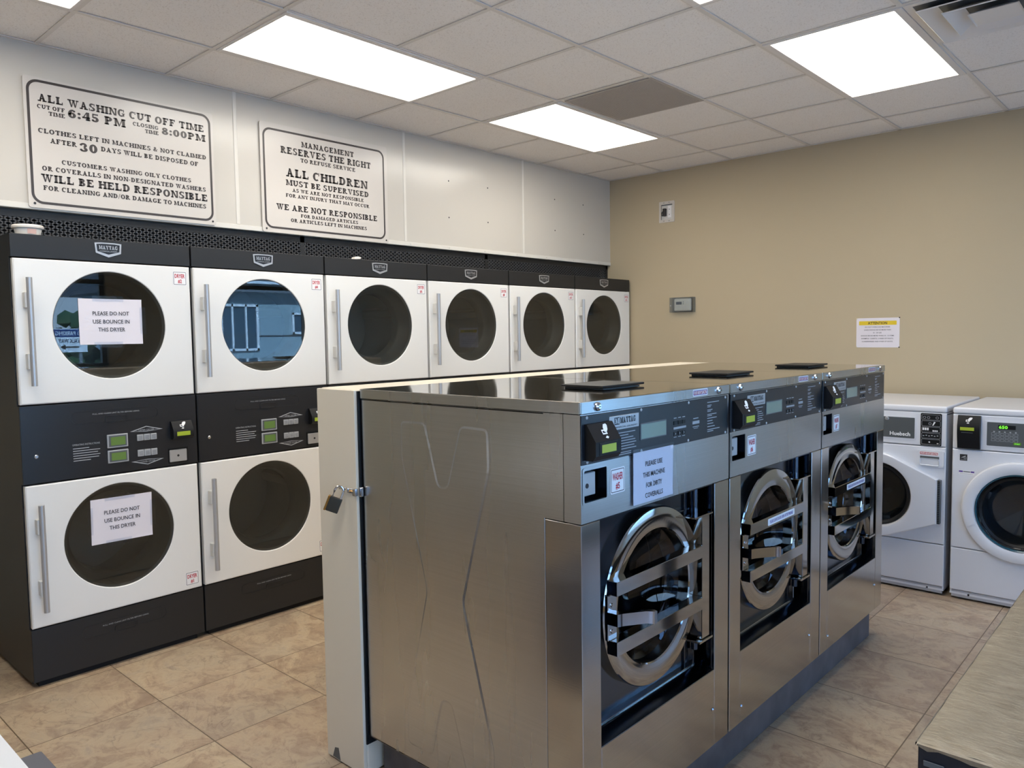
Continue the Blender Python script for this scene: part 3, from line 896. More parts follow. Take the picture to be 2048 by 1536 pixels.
    for z, s_, tx in ((1.139, 1, 'UPPER DRYER'), (.989, -1, 'LOWER DRYER')):
        dm = MB()
        o_ = [(.472, z), (.551, z+.022*s_), (.632, z), (.551, z-.006*s_)]
        i_ = [(.489, z), (.551, z+.018*s_), (.615, z), (.551, z-.003*s_)]
        dm.frame2d(o_, i_, F, -.0012, 'inkgrey')
        dm.text(tx, F, -.001, .551, z+(-.001 if s_ > 0 else -.010), .008, 'inkgrey', width=.075)
        dm.build('panel_lettering', cpo, smooth=False)
    MB().lathe([(.0, .004), (.006, .004), (.009, .001), (.009, -.004)], (0, .062, 1.068), 'chrome', n=20).build('key_lock', cpo)
    cr_ = MB()
    prof = [(-.003, 1.172), (.010, 1.172), (.036, 1.128), (.036, 1.092), (.024, 1.080), (-.003, 1.080)]
    cr_.prism([(a, c_) for a, c_ in prof], lambda u, v_, d: (u, .670+d, v_), 0, .104, 'blk')
    cro = cr_.build('card_reader', t)
    MB().box(.036, .0375, .688, .756, 1.098, 1.119, 'lcdy').build('reader_display', cro)
    ic = MB()
    sl = lambda u, v_, d: (.0102+(1.172-v_)*.59+d, u, v_)
    card_icon(ic, sl, .001, .724, 1.150, .028)
    ic.build('reader_symbol', cro, smooth=False)
    co = MB()
    co.box(-.006, .002, .654, .757, .955, 1.034, 'blk', .002, 1)
    co.box(-.004, .006, .659, .748, .963, 1.025, 'alu', .003, 1)
    co.cyl((.006, .702, .994), (.0065, .702, .994), .006, 'inkblack', 12)
    co.build('coin_box', t)
    return t
labels = ['white and black stacked dryer at the left end, paper notices on both doors',
          'second stacked dryer from the left, beside the one with paper notices',
          'third stacked dryer from the left, behind the near end of the cream cabinet',
          'fourth stacked dryer from the left, third from the taupe wall',
          'fifth stacked dryer from the left, next to the last one',
          'last stacked dryer of the row, against the taupe far wall']
proto = make_dryer(labels[0])
dr_all = [proto]
for k in range(1, 6):
    c = copy_tree(proto)
    c.location = (0, k*DW, 0); c['label'] = labels[k]
    dr_all.append(c)
F0 = fx_(0)
for k, t in enumerate(dr_all):
    doors = [c for c in t.children if c.name.startswith('door')]
    doors.sort(key=lambda o: -sum(v.co.z for v in o.data.vertices))
    sticker(doors[0], F0, .0002, .7145, .786, 1.866, 1.937, 'DRYER', '#%d' % (2*k+2))
    sticker(doors[1], F0, .0002, .7145, .786, .302, .373, 'DRYER', '#%d' % (2*k+1))

# paper notices on first dryer
def paper_notice(label, o_, F, d, u0, u1, v0, v1, lines, h, tilt=0.0, tape=True):
    """F in world coordinates"""
    uc, vc = (u0+u1)/2, v0
    loc = Vector(F(uc, v0, d))
    t = thing('paper_notice', label, 'notice', loc, 'taped paper notices')
    m = MB(-loc)
    ca, sa = math.cos(tilt), math.sin(tilt)
    vm = (v0+v1)/2
    G = lambda u, v_, e: F(uc+(u-uc)*ca-(v_-vm)*sa, vm+(u-uc)*sa+(v_-vm)*ca, d+e)
    N = 8
    vs = []; fs = []
    for j in range(N+1):
        for i in range(N+1):
            a, b_ = i/N, j/N
            e = .0004+.0012*(math.sin(3*a+2*b_)**2)+(.0015 if (a in (0, 1) and b_ in (0, 1)) else 0)
            vs.append(G(u0+(u1-u0)*a, v0+(v1-v0)*b_, e))
    for j in range(N):
        for i in range(N):
            q = j*(N+1)+i; fs.append([q, q+1, q+N+2, q+N+1])
    m.add(vs, fs, 'paper')
    m.add([G(u0, v0, .0002), G(u1, v0, .0002), G(u1, v1, .0002), G(u0, v1, .0002)], [[0, 3, 2, 1]], 'paper')
    m.build('sheet', t)
    n = MB(-loc)
    H_ = v1-v0
    for tx, yy, wd in lines:
        n.text(tx, G, .0026, uc, v0+H_*yy, h, 'inkblack', width=wd, bold=.009)
    n.build('notice_lettering', t, smooth=False)
    if tape:
        for a, b2, c_, d_ in tape:
            MB(-loc).poly([G(a, c_, .0022), G(b2, c_, .0022), G(b2, d_, .0022), G(a, d_, .0022)], 'sleeve').build('clear_tape', t, smooth=False)
    return t
ln3 = [('PLEASE DO NOT', .64, .166), ('USE BOUNCE IN', .46, .166), ('THIS DRYER', .285, .122)]
paper_notice('PLEASE DO NOT USE BOUNCE paper on the upper door of the left-end dryer', 0, fx_(-.0045), 0, .268, .555, 1.571, 1.788, ln3, .0185, 0.0,
             [(.33, .47, 1.775, 1.802), (.33, .46, 1.556, 1.583), (.545, .572, 1.62, 1.75)])
paper_notice('PLEASE DO NOT USE BOUNCE paper on the lower door of the left-end dryer', 0, fx_(-.0045), 0, .276, .561, .610, .828, ln3, .0185, -.012,
             [(.34, .48, .815, .842), (.34, .46, .594, .622), (.552, .578, .66, .79), (.262, .285, .66, .79)])

# tub and scrap on the dryers
tb = thing('plastic_tub', 'small white lidded plastic tub on top of the left-end dryer', 'tub', (-.13, .113, 2.069))
MB().lathe([(.0, .0), (.048, .0), (.057, .042), (.057, .043)], (0, 0, 0), 'tub', 'z', 32).lathe([(.0545, .012), (.0578, .034)], (0, 0, 0), 'pink', 'z', 12, -.3, .35).build('tub_body', tb)
MB().lathe([(.058, .036), (.064, .040), (.0655, .048), (.061, .054), (.0, .0545)], (0, 0, 0), 'tub', 'z', 32).build('lid', tb)
sp_ = MB().prism([(0, 0), (.05, .004), (.055, .014), (.03, .018), (.008, .012)], lambda u, v_, d: (-.04+d, 1.845+u, 2.0695+v_), 0, .03, 'tub')
tag(sp_.build('paper_scrap'), 'small white paper scrap on top of the third dryer', 'paper')

# ================================================================== CREAM CABINET BEHIND THE WASHERS
cb = thing('pipe_chase_cabinet', 'cream metal cabinet standing along the backs of the steel washers', 'cabinet', (1.595, 1.87, 0))
co_ = (-1.595, -1.87, 0)
MB(co_).box(1.479, 1.708, .588, 3.19, .004, 1.404, 'beige', .008, 3).build('cabinet_body', cb)
MB(co_).box(1.479, 1.708, .573, .5875, .006, 1.402, 'beige', .003, 2).build('end_door', cb)
MB(co_).box(1.7083, 1.7150, .584, 3.18, .12, 1.399, 'blk').build('gap_shade_strip', cb)  # added black filler: shade of the cabinet-washer gap, put in as colour
hp = MB(co_)
hp.box(1.660, 1.712, .5665, .573, 1.035, 1.053, 'chrome', .002, 1)
hp.box(1.700, 1.7175, .560, .574, 1.030, 1.056, 'chrome', .003, 2)
hp.box(1.7145, 1.728, .578, .5895, 1.027, 1.060, 'chrome', .002, 1)
hp.build('hasp', cb)
MB(co_).tube([(1.655, .566, 1.050), (1.640, .560, 1.052), (1.625, .560, 1.048)], .004, 'chrome', 8).build('hasp_staple', cb)
MB(co_).prism([(1.515, .012), (1.53, .05), (1.552, .055), (1.563, .01)], fy_(.573), .0005, .0012, 'gdark').build('corner_patch', cb)
pk = thing('padlock', 'steel and brass padlock hanging on the cream cabinet hasp', 'padlock', (1.630, .531, .995))
pk.rotation_euler = (0, math.radians(22), math.radians(50))
pk.scale = (1.12, 1.12, 1.12)
MB().box(-.020, .020, -.008, .008, -.024, .024, 'lockbody', .003, 2).build('lock_body', pk)
MB().box(-.026, -.0195, -.0085, .0085, -.0245, .0245, 'brass', .001, 1).build('lock_edge', pk, label='brass edge plate')
pts = [(-.0135, 0, .02), (-.0135, 0, .045)]+[(-.0135*math.cos(a), 0, .045+.0165*math.sin(a)) for a in [PI*k_/10 for k_ in range(1, 10)]]+[(.0135, 0, .045), (.0135, 0, .02)]
MB().tube(pts, .0038, 'chrome', 10).build('shackle', pk)

# plinth
pn = MB().box(1.735, 2.652, .64, 3.085, 0, .150, 'plinth', .004, 2)
tag(pn.build('washer_plinth'), 'low blue-grey painted plinth under the three steel washers', 'plinth')

# ================================================================== STAINLESS WASHERS
XF, Y0, WW = 2.684, .592, .8588
def inset_poly(pts, d):
    n_ = len(pts); out = []
    A = sum(pts[i][0]*pts[(i+1) % n_][1]-pts[(i+1) % n_][0]*pts[i][1] for i in range(n_))
    sg = 1 if A > 0 else -1
    for i in range(n_):
        p0, p1, p2 = Vector(pts[i-1]), Vector(pts[i]), Vector(pts[(i+1) % n_])
        e1 = (p1-p0).normalized(); e2 = (p2-p1).normalized()
        n1_ = Vector((-e1.y, e1.x))*sg; n2_ = Vector((-e2.y, e2.x))*sg
        bs = (n1_+n2_)
        k_ = d/max(.35, (1+n1_.dot(n2_)))
        out.append(tuple(p1+bs*k_))
    return out
def round_poly(pts, r):
    out = []; n_ = len(pts)
    for i in range(n_):
        p0, p1, p2 = Vector(pts[i-1]), Vector(pts[i]), Vector(pts[(i+1) % n_])
        a = p1+(p0-p1).normalized()*min(r, (p0-p1).length*.45); c_ = p1+(p2-p1).normalized()*min(r, (p2-p1).length*.45)
        for k_ in range(4):
            s_ = k_/3
            out.append(tuple(a*(1-s_)**2+p1*2*s_*(1-s_)+c_*s_*s_))
    return out
def make_washer(label):
    t = thing('steel_washer', label, 'washing machine', (XF, Y0, .15), 'big steel washers')
    Z = (0, 0, -.15)
    W_ = WW-.010; F = fx_(0)
    # cabinet
    c = MB(Z)
    shell(c, -.9655, -.129, .0015, W_-.0015, .152, 1.372, 'steel', 'x+')
    c.box(-.93, -.04, .03, W_-.03, .1505, .158, 'blk')
    cab = c.build('cabinet', t)
    em = MB(Z)
    X0 = 2.684
    half = [(1.936, 1.31), (2.058, 1.312), (2.117, 1.112), (2.157, 1.112), (2.220, 1.312), (2.340, 1.31), (2.343, 1.185), (2.222, .757), (2.343, .325), (2.340, .205), (2.220, .203), (2.157, .41), (2.117, .41), (2.058, .203), (1.936, .205), (1.936, .325), (2.049, .757), (1.936, 1.185)]
    o_ = round_poly([(x-X0, z) for x, z in half], .02)
    i_ = inset_poly(o_, .007)
    n_ = len(o_)
    em.add([(x, .0012, z) for x, z in o_]+[(x, -.0010, z) for x, z in i_], [[k_, (k_+1) % n_, n_+(k_+1) % n_, n_+k_] for k_ in range(n_)], 'steel')
    em.poly([(x, -.0010, z) for x, z in i_], 'steel')
    em.build('side_embossing', cab)
    # lid
    lid = MB(Z).box(-.968, .001, -.001, W_+.006, 1.3735, 1.4065, 'steelt', .003, 2)
    # front strip and side of the lid are brushed
    lid.box(.0005, .0022, .002, W_-.002, 1.3745, 1.4045, 'steelf').box(-.964, -.002, -.0022, -.0005, 1.3745, 1.4045, 'steel')
    lo = lid.build('top_lid', t)
    for y_ in (.073, .768):
        k_ = MB(Z).lathe([(.0, .0125), (.006, .0125), (.0115, .008), (.013, .002)], (0, y_, 1.390), 'chrome', n=24)
        k_.box(.012, .0135, y_-.006, y_+.003, 1.389, 1.391, 'inkblack')
        k_.build('lid_lock', lo)
    sticker(lo, lambda u, v_, d: (d, u, v_-.15), .0024, .594, .692, 1.380, 1.4025, 'LIQUID SOAP ONLY', None, 'soap_sticker', 'red', 'purple')
    hp_ = MB(Z)
    hp_.box(-.378, -.222, .415, .630, 1.4065, 1.4095, 'gdark', .001, 1)
    hp_.box(-.386, -.212, .400, .645, 1.4115, 1.4195, 'blk', .003, 2)
    hp_.box(-.384, -.366, .42, .625, 1.4065, 1.413, 'blk')
    ho = hp_.build('soap_hatch', t)
    # front upper
    u = MB(Z)
    for a in ((0, .012, 1.0765, 1.2315), (.119, W_, 1.0765, 1.2315), (.012, .119, 1.0765, 1.131), (.012, .119, 1.2215, 1.2315)):
        u.box(-.06, 0, *a, 'steelf')
    u.box(-.129, -.058, 0, W_, 1.0765, 1.372, 'steel')
    u.box(-.06, -.001, 0, W_, 1.2315, 1.372, 'steelf')
    uo = u.build('upper_front', t)
    cp = MB(Z).box(-.001, .0025, .001, .835, 1.236, 1.3695, 'ctrl', .001, 1)
    cpo = cp.build('control_panel', t)
    for y_, z_ in ((.026, 1.363), (.291, 1.363), (.568, 1.363), (.818, 1.363), (.026, 1.242), (.291, 1.242), (.565, 1.242), (.818, 1.242)):
        MB(Z).lathe([(.0, .0048), (.003, .0045), (.005, .0025)], (0, y_, z_), 'alu', n=10).build('screw', cpo)
    bd = MB(Z).box(.0025, .0042, .128, .276, 1.3165, 1.3565, 'alu', .0008, 1)
    bd.box(.0042, .0046, .152, .176, 1.331, 1.352, 'ctrl')
    bd.slab('MAYTAG', F, .0047, .180, .258, 1.334, .0165, 'ctrl')
    bd.slab('M', F, .0048, .1545, .1735, 1.334, .0155, 'alu')
    bd.text('COMMERCIAL LAUNDRY', F, .0047, .202, 1.321, .005, 'ctrl', width=.13)
    bd.build('brand_badge', cpo, smooth=False)
    lc = MB(Z).box(.0025, .0045, .284, .430, 1.273, 1.3235, 'gdark', .001, 1).box(.0045, .005, .288, .426, 1.277, 1.3195, 'lcdg')
    lc.build('display', cpo)
    kp = MB(Z)
    for q in range(3):
        for r_ in range(2):
            y_ = .474+.026*q; z_ = 1.306-.034*r_
            kp.prism([(y_, z_-.006), (y_+.018, z_-.006), (y_+.018, z_+.006), (y_, z_+.006)], F, .0025, .0042, 'blk')
            if r_: kp.poly([F(y_+.004, z_-.005, .0046), F(y_+.012, z_, .0046), F(y_+.004, z_+.005, .0046), F(y_+.008, z_, .0046)], 'inkgrey')
    kp.box(.0025, .0044, .472, .548, 1.286, 1.2925, 'btn').box(.0025, .0044, .590, .634, 1.291, 1.3005, 'btn')
    kp.box(.0025, .004, .596, .628, 1.308, 1.3105, 'inkgrey').box(.0025, .004, .592, .632, 1.281, 1.2832, 'inkgrey').box(.0025, .004, .598, .626, 1.276, 1.2775, 'inkgrey')
    for q in range(3): kp.box(.0025, .004, .474+.026*q, .490+.026*q, 1.320, 1.3225, 'inkgrey').box(.0025, .004, .474+.026*q, .490+.026*q, 1.2605, 1.2625, 'inkgrey')
    kp.build('keypad', cpo, smooth=False)
    tx = MB(Z)
    for q, (z_, ww) in enumerate(((1.353, .08), (1.343, .028), (1.338, .022), (1.328, .034), (1.323, .024), (1.313, .062), (1.308, .03), (1.300, .064), (1.291, .034), (1.282, .04), (1.272, .05), (1.262, .085), (1.256, .04))):
        tx.box(.0025, .0036, .690, .690+ww, z_, z_+.0024, 'inkgrey')
    for q in range(7):
        tx.box(.0025, .0036, .172, .172+(.085, .05, .075, .085, .09, .08, .09)[q], 1.305-.0078*q, 1.3072-.0078*q, 'inkgrey')
    tx.box(.0025, .0036, .128, .235, 1.2485, 1.2505, 'inkgrey').box(.0025, .0036, .132, .235, 1.243, 1.245, 'inkgrey')
    tx.build('panel_lettering', cpo, smooth=False)
    # card reader
    rd = MB(Z)
    prof = [(.0025, 1.346), (.010, 1.346), (.040, 1.300), (.040, 1.262), (.030, 1.249), (.0025, 1.249)]
    rd.prism(prof, lambda u_, v_, d: (u_, .014+d, v_), 0, .118, 'blk')
    ro = rd.build('card_reader', t)
    MB(Z).box(.040, .0415, .030, .116, 1.263, 1.297, 'blk', .001, 1).build('display_bezel', ro)
    MB(Z).box(.0415, .0422, .040, .106, 1.269, 1.291, 'lcdy').build('reader_display', ro)
    ic = MB(Z)
    sl = lambda u_, v_, d: (.010+(1.346-v_)*.652+d, u_, v_)
    card_icon(ic, sl, .001, .078, 1.324, .03)
    ic.build('reader_symbol', ro, smooth=False)
    # coin box
    cn = MB(Z)
    cn.box(-.058, -.054, .012, .119, 1.131, 1.2215, 'recess')
    cn.box(-.055, -.001, .0115, .0145, 1.131, 1.2215, 'recess').box(-.055, -.001, .1165, .1195, 1.131, 1.2215, 'recess').box(-.055, -.001, .012, .119, 1.1305, 1.134, 'recess').box(-.055, -.001, .012, .119, 1.2185, 1.222, 'recess')
    F2 = rrect(.006, .125, 1.125, 1.2275, .008, 4); F3 = rrect(.0135, .1175, 1.1325, 1.22, .005, 4)
    cn.frame2d(F2, F3, F, .0012, 'steelf')
    coo = cn.build('coin_recess', t)
    cbx = MB(Z).box(-.054, -.012, .018, .082, 1.146, 1.210, 'alu', .002, 1).cyl((-.012, .043, 1.174), (-.011, .043, 1.174), .007, 'inkblack', 12)
    cbx.build('coin_box', coo)
    # lower front
    for a, b2 in ((0, .0855), (.7485, W_)):
        MB(Z).box(-.127, 0, a, b2, .155, 1.0735, 'steelm', .0015, 1).build('front_pillar', t)
    lp = MB(Z)
    lp.box(-.012, 0, .0865, .7475, .155, .424, 'steelm', .0015, 1)
    lp.add([(0, .0865, .423), (0, .7475, .423), (-.10, .7475, .455), (-.10, .0865, .455)], [[0, 1, 2, 3]], 'recess')
    lpo = lp.build('lower_panel', t)
    for y_, z_ in ((.738, .285), (.097, .215)):
        MB(Z).lathe([(.0, .005), (.004, .0045), (.0075, .0005)], (0, y_, z_), 'chrome', n=12).build('screw', lpo)
    # recess
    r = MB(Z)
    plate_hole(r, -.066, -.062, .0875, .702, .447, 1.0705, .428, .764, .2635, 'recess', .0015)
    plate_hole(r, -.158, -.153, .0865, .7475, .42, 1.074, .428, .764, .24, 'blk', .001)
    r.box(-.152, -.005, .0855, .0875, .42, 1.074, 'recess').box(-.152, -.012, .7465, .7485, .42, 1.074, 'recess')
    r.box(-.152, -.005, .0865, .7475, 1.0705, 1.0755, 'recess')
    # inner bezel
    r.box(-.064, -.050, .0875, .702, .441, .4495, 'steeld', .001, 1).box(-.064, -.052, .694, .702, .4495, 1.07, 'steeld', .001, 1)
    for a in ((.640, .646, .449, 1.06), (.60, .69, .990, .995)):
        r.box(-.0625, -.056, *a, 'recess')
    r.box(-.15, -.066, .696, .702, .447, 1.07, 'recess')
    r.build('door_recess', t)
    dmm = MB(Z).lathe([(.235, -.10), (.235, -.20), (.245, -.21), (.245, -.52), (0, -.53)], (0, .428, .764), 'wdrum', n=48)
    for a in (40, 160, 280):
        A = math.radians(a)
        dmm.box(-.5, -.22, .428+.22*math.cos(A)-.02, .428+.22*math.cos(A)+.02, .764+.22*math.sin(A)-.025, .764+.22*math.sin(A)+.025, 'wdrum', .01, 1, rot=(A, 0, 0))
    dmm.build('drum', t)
    # door
    oy, oz = .428, .764
    rg = MB(Z).lathe([(.258, -.10), (.2805, -.092), (.2805, -.038), (.277, -.034), (.262, -.0316), (.245, -.0305), (.228, -.0316), (.213, -.034), (.2095, -.038), (.2085, -.09), (.195, -.12)], (0, oy, oz), 'steeld', n=96)
    do = rg.build('door_ring', t, ang=24)
    MB(Z).lathe([(.2086, -.075), (.2, -.082), (.18, -.10), (.15, -.125), (.1, -.15), (0, -.16)], (0, oy, oz), 'wglass', n=64).build('door_glass', do)
    MB(Z).lathe([(.256, -.147), (.272, -.135), (.272, -.11), (.262, -.10)], (0, oy, oz), 'rubber', n=64).build('door_gasket', do)
    for z0, z1 in ((.836, .878), (.660, .702)):
        MB(Z).box(-.034, .003, .162, .662, z0, z1, 'steeld', .0015, 1).build('door_bar', do)
    mp_ = MB(Z).box(-.034, -.022, .152, .196, .702, .836, 'steeld', .002, 1)
    for z_ in (.728, .805): mp_.lathe([(0, -.018), (.005, -.0185), (.0065, -.022)], (0, .170, z_), 'chrome', n=12)
    mp_.build('latch_plate', do)
    hd = MB(Z)
    hp2 = [(-.028, .148), (.012, .150), (.020, .170), (.058, .228), (.078, .240), (.0805, .250), (.066, .255), (.048, .240), (.008, .182), (-.028, .172)]
    hd.prism(hp2, lambda u_, v_, d: (u_, v_, .754+d), 0, .036, 'chrome')
    hd.build('door_handle', do)
    hg = MB(Z)
    hg.box(-.055, -.002, .664, .716, .555, .975, 'steeld', .002, 1)
    hg.box(-.075, .004, .610, .728, .975, .981, 'steeld', .001, 1).box(-.075, .004, .640, .728, .546, .554, 'steeld', .001, 1)
    hg.cyl((-.05, .70, .50), (-.05, .70, 1.06), .012, 'recess', 12)
    hg.build('door_hinge', do)
    return t
wl_ = ['nearest steel washer, WASHER #5, with a dirty coveralls paper on it',
       'middle steel washer of the three, WASHER #6 sticker beside its coin box',
       'farthest steel washer of the three, WASHER #7, beside the white washers']
w0 = make_washer(wl_[0])
ws = [w0]
for k in (1, 2):
    c = copy_tree(w0); c.location = (XF, Y0+k*WW, .15); c['label'] = wl_[k]; ws.append(c)
Fz = lambda u, v_, d: (d, u, v_-.15)
for k, t in enumerate(ws):
    up = [c for c in t.children if c.name.startswith('upper_front')][0]
    sticker(up, Fz, .0003, .135, .206, 1.136, 1.2085, 'WASHER', '#%d' % (5+k))
    if k:
        ring = [c for c in t.children if c.name.startswith('door_ring')][0]
        sticker(ring, Fz, .0032, .31, .56, .844, .870, 'PLEASE LEAVE DOOR OPEN AFTER FINISHED', None, 'door_sticker', 'purple', 'stk')
# paper in plastic sleeve on nearest washer
FW = fx_(XF)
pn_ = paper_notice('PLEASE USE THIS MACHINE FOR DIRTY COVERALLS paper on the nearest washer', 0, FW, .0052, Y0+.242, Y0+.463, 1.086, 1.240,
             [('PLEASE USE', .70, .095), ('THIS MACHINE', .49, .122), ('FOR DIRTY', .285, .088), ('COVERALLS', .085, .098)], .0145, 0.0,
             [(Y0+.238, Y0+.467, 1.082, 1.250)])
pn_['group'] = 'taped paper notices'

# ================================================================== WHITE FRONT-LOAD WASHERS (facing -y)
YF = 3.98
FY = fy_(0)
def white_body(t, w_):
    c = MB()
    shell(c, .002, w_-.002, .004, .86, .03, 1.092, 'appl', 'y-', .012, .02)
    c.box(0, w_, -.004, .865, 1.0935, 1.131, 'appl', .012, 4)
    c.build('cabinet', t)
    f = MB()
    f.box(.002, w_-.002, .0, .02, .892, 1.0915, 'appl', .006, 3)
    f.build('control_fascia', t)
    lo = MB().box(.002, w_-.002, 0, .02, .055, .305, 'appl', .006, 3)
    lo.build('lower_panel', t)
    k = MB().box(.01, w_-.01, .006, .02, .012, .053, 'kick', .003, 2)
    for x in (.1, w_-.09): k.cyl((x, .006, .036), (x, .004, .036), .006, 'gdark', 10)
    k.build('kick_strip', t)
    for x in (.05, w_-.05):
        for y in (.06, .8): MB().cyl((x, y, 0), (x, y, .035), .02, 'blk', 12).build('foot', t)
WB = .683
# --- left one
a = thing('white_washer', 'white front-load washer beside the steel washers, black symbol panel on it', 'washing machine', (2.107, YF, 0), 'white front-load washers')
white_body(a, WB)
ox = -2.107
fr = MB()
plate_hole(fr, -.02, 0, .002, WB-.002, .309, .888, .30, .573, .20, 'appl', .005, 'y')
fo = fr.build('front_panel', a)
pa = MB().prism(rrect(.02, .517, .923, 1.062, .006, 3), FY, .0, .003, 'appl')
pa.prism(rrect(.03, .511, .930, 1.055, .004, 3), FY, .003, .0036, 'gdark')
pa.text('Huebsch', FY, .0042, .43, .944, .022, 'inkwhite', width=.115, bold=.03)
pa.lathe([(0, -.010), (.008, -.010), (.012, -.004)], (.355, 0, 1.043), 'alu', 'y', 16)
pa.build('brand_panel', a, smooth=False)
pb = MB().prism(rrect(.543, .656, .895, 1.087, .006, 3), FY, 0, .003, 'blk')
for q in range(5):
    z0 = .901+.0365*q
    o2 = rrect(.549, .650, z0, z0+.0325, .005, 3); i2 = rrect(.5505, .6485, z0+.0015, z0+.031, .004, 3)
    pb.frame2d(o2, i2, FY, .0034, 'inkgrey')
for (u0, v0, s_) in ((.556, 1.055, .014), (.578, 1.055, .014), (.624, 1.055, .014), (.586, 1.019, .014)):
    pb.frame2d(rrect(u0, u0+s_*1.1, v0, v0+s_, .005, 3), rrect(u0+.002, u0+s_*1.1-.002, v0+.002, v0+s_-.002, .003, 3), FY, .0034, 'inkgrey')
for q in range(3): pb.box(.554+.012*q, .563+.012*q, -.0036, -.003, .986, 1.001, 'inkwhite')
for q in range(3): pb.box(.608+.010*q, .616+.010*q, -.0036, -.003, .980, .988, 'inkwhite')
pb.poly([FY(.606, 1.016, .0036), FY(.612, 1.016, .0036), FY(.624, 1.036, .0036), FY(.615, 1.038, .0036)], 'inkwhite')
pb.poly([FY(.586, .916, .0036), FY(.594, .911, .0036), FY(.597, .917, .0036), FY(.592, .921, .0036)], 'inkwhite')
pb.box(.632, .641, -.0036, -.003, .908, .912, 'inkwhite')
for q in range(6): pb.box(.556+.015*q, .564+.015*q, -.0036, -.003, .950+.003*(q % 2), .955+.003*(q % 2), 'inkgrey')
pb.build('symbol_panel', a, smooth=False)
dw = MB().prism(rrect(.523, .673, .770, .868, .014, 5), FY, 0, .010, 'appl')
dwo = dw.build('soap_drawer', a)
MB().box(.545, .648, -.0115, -.009, .778, .820, 'appl', .008, 3).box(.545, .648, -.0108, -.0095, .818, .832, 'gdark').build('drawer_pull', dwo)
sticker(dwo, FY, .0102, .541, .645, .838, .860, 'LIQUID SOAP ONLY', None, 'soap_sticker', 'red', 'red')
# door: round bezel running out into a flat wedge on the right
dd = MB()
C_ = (.30, .573); RO = .262; RI = .197
wedge = []
for k in range(40):
    A = math.radians(62+(298-62)*k/39)
    wedge.append((C_[0]+RO*math.cos(A), C_[1]+RO*math.sin(A)))
wedge += [(.645, .434), (.645, .699)]
wedge = round_poly(wedge, .008) if False else wedge
N = len(wedge)
def cp_(p, r):
    v_ = Vector((p[0]-C_[0], p[1]-C_[1])).normalized()*r
    return (C_[0]+v_.x, C_[1]+v_.y)
def shr(p, e):
    v_ = Vector((p[0]-C_[0], p[1]-C_[1])); k_ = (v_.length-e)/v_.length
    return (C_[0]+v_.x*k_, C_[1]+v_.y*k_)
# densify the wedge sides
W2 = []
for i in range(N):
    p, q = wedge[i], wedge[(i+1) % N]
    L2 = math.hypot(p[0]-q[0], p[1]-q[1]); m_ = max(1, int(L2/.02))
    for k in range(m_): W2.append((p[0]+(q[0]-p[0])*k/m_, p[1]+(q[1]-p[1])*k/m_))
N = len(W2)
loops = [[FY(*p, .0) for p in W2], [FY(*p, .030) for p in W2], [FY(*shr(p, .007), .036) for p in W2], [FY(*cp_(p, RI+.030), .036) for p in W2], [FY(*cp_(p, RI+.008), .030) for p in W2], [FY(*cp_(p, RI), .010) for p in W2], [FY(*cp_(p, RI), -.02) for p in W2]]
dd.add([p for lp_ in loops for p in lp_], [[j*N+i, j*N+(i+1) % N, (j+1)*N+(i+1) % N, (j+1)*N+i] for j in range(6) for i in range(N)], 'appl')
do_ = dd.build('door', a)
gv = MB().box(.646, .662, -.033, -.002, .436, .697, 'gdark', .002, 1)
for k in range(24): gv.box(.648, .660, -.0345, -.033, .440+.0107*k, .4445+.0107*k, 'blk')
gv.build('door_grip', do_)
def porthole(t, par, cx, cz, r):
    MB().lathe([(r+.002, .0), (r-.006, -.004), (r-.016, .0), (r-.02, .02), (r-.03, .06), (r-.06, .09), (0, .11)], (cx, 0, cz), 'wglass', 'y', 64).build('door_glass', par)
    MB().lathe([(r, .0), (r-.012, -.006), (r-.024, .002), (r-.026, .03)], (cx, 0, cz), 'blk', 'y', 64).build('glass_rim', par)
    d = MB().lathe([(r-.01, .03), (r+.03, .06), (r+.03, .40), (0, .41)], (cx, 0, cz), 'drum', 'y', 48)
    for q in range(3):
        A = math.radians(50+120*q)
        d.box(cx+(r-.01)*math.sin(A)-.025, cx+(r-.01)*math.sin(A)+.025, .1, .38, cz+(r-.01)*math.cos(A)-.03, cz+(r-.01)*math.cos(A)+.03, 'drum', .012, 2, rot=(0, A, 0))
    d.build('drum', t)
porthole(a, do_, C_[0], C_[1], RI)
# --- right one
a = thing('white_washer', 'white front-load washer at right, black card reader and lit 650 display', 'washing machine', (2.819, YF, 0), 'white front-load washers')
white_body(a, WB)
fr = MB()
plate_hole(fr, -.02, 0, .002, WB-.002, .309, .888, .342, .555, .215, 'appl', .005, 'y')
fr.build('front_panel', a)
cd_ = MB()
prof = [(0, 1.088), (.014, 1.088), (.034, 1.030), (.034, .985), (.018, .897), (0, .897)]
cd_.prism(prof, lambda u_, v_, d: (.030+d, -u_, v_), 0, .114, 'blk')
cdo = cd_.build('card_reader', a)
MB().box(.046, .116, -.0356, -.034, 1.003, 1.021, 'lcdy').build('reader_display', cdo)
ic = MB(); card_icon(ic, lambda u_, v_, d: (u_, -(.014+(1.088-v_)*.345)-d, v_), .001, .088, 1.060, .028); ic.build('reader_symbol', cdo, smooth=False)
MB().box(.052, .110, -.0352, -.034, .989, .992, 'gdark').build('card_slot', cdo)
ct = MB().prism(rrect(.165, .655, .915, 1.062-.001, .006, 3), FY, .0, .003, 'appl')
ct.prism(rrect(.174, .650, .922, 1.056, .004, 3), FY, .003, .0036, 'gdark')
ct.box(.228, .312, -.0042, -.0036, 1.019, 1.042, 'blk')
ct.text('650', FY, .0046, .232, 1.0225, .016, 'led', 'l', width=.042, bold=.02)
for q in range(5): ct.box(.205+.026*q, .213+.026*q, -.0041, -.0036, 1.0, 1.007, 'inkgrey')
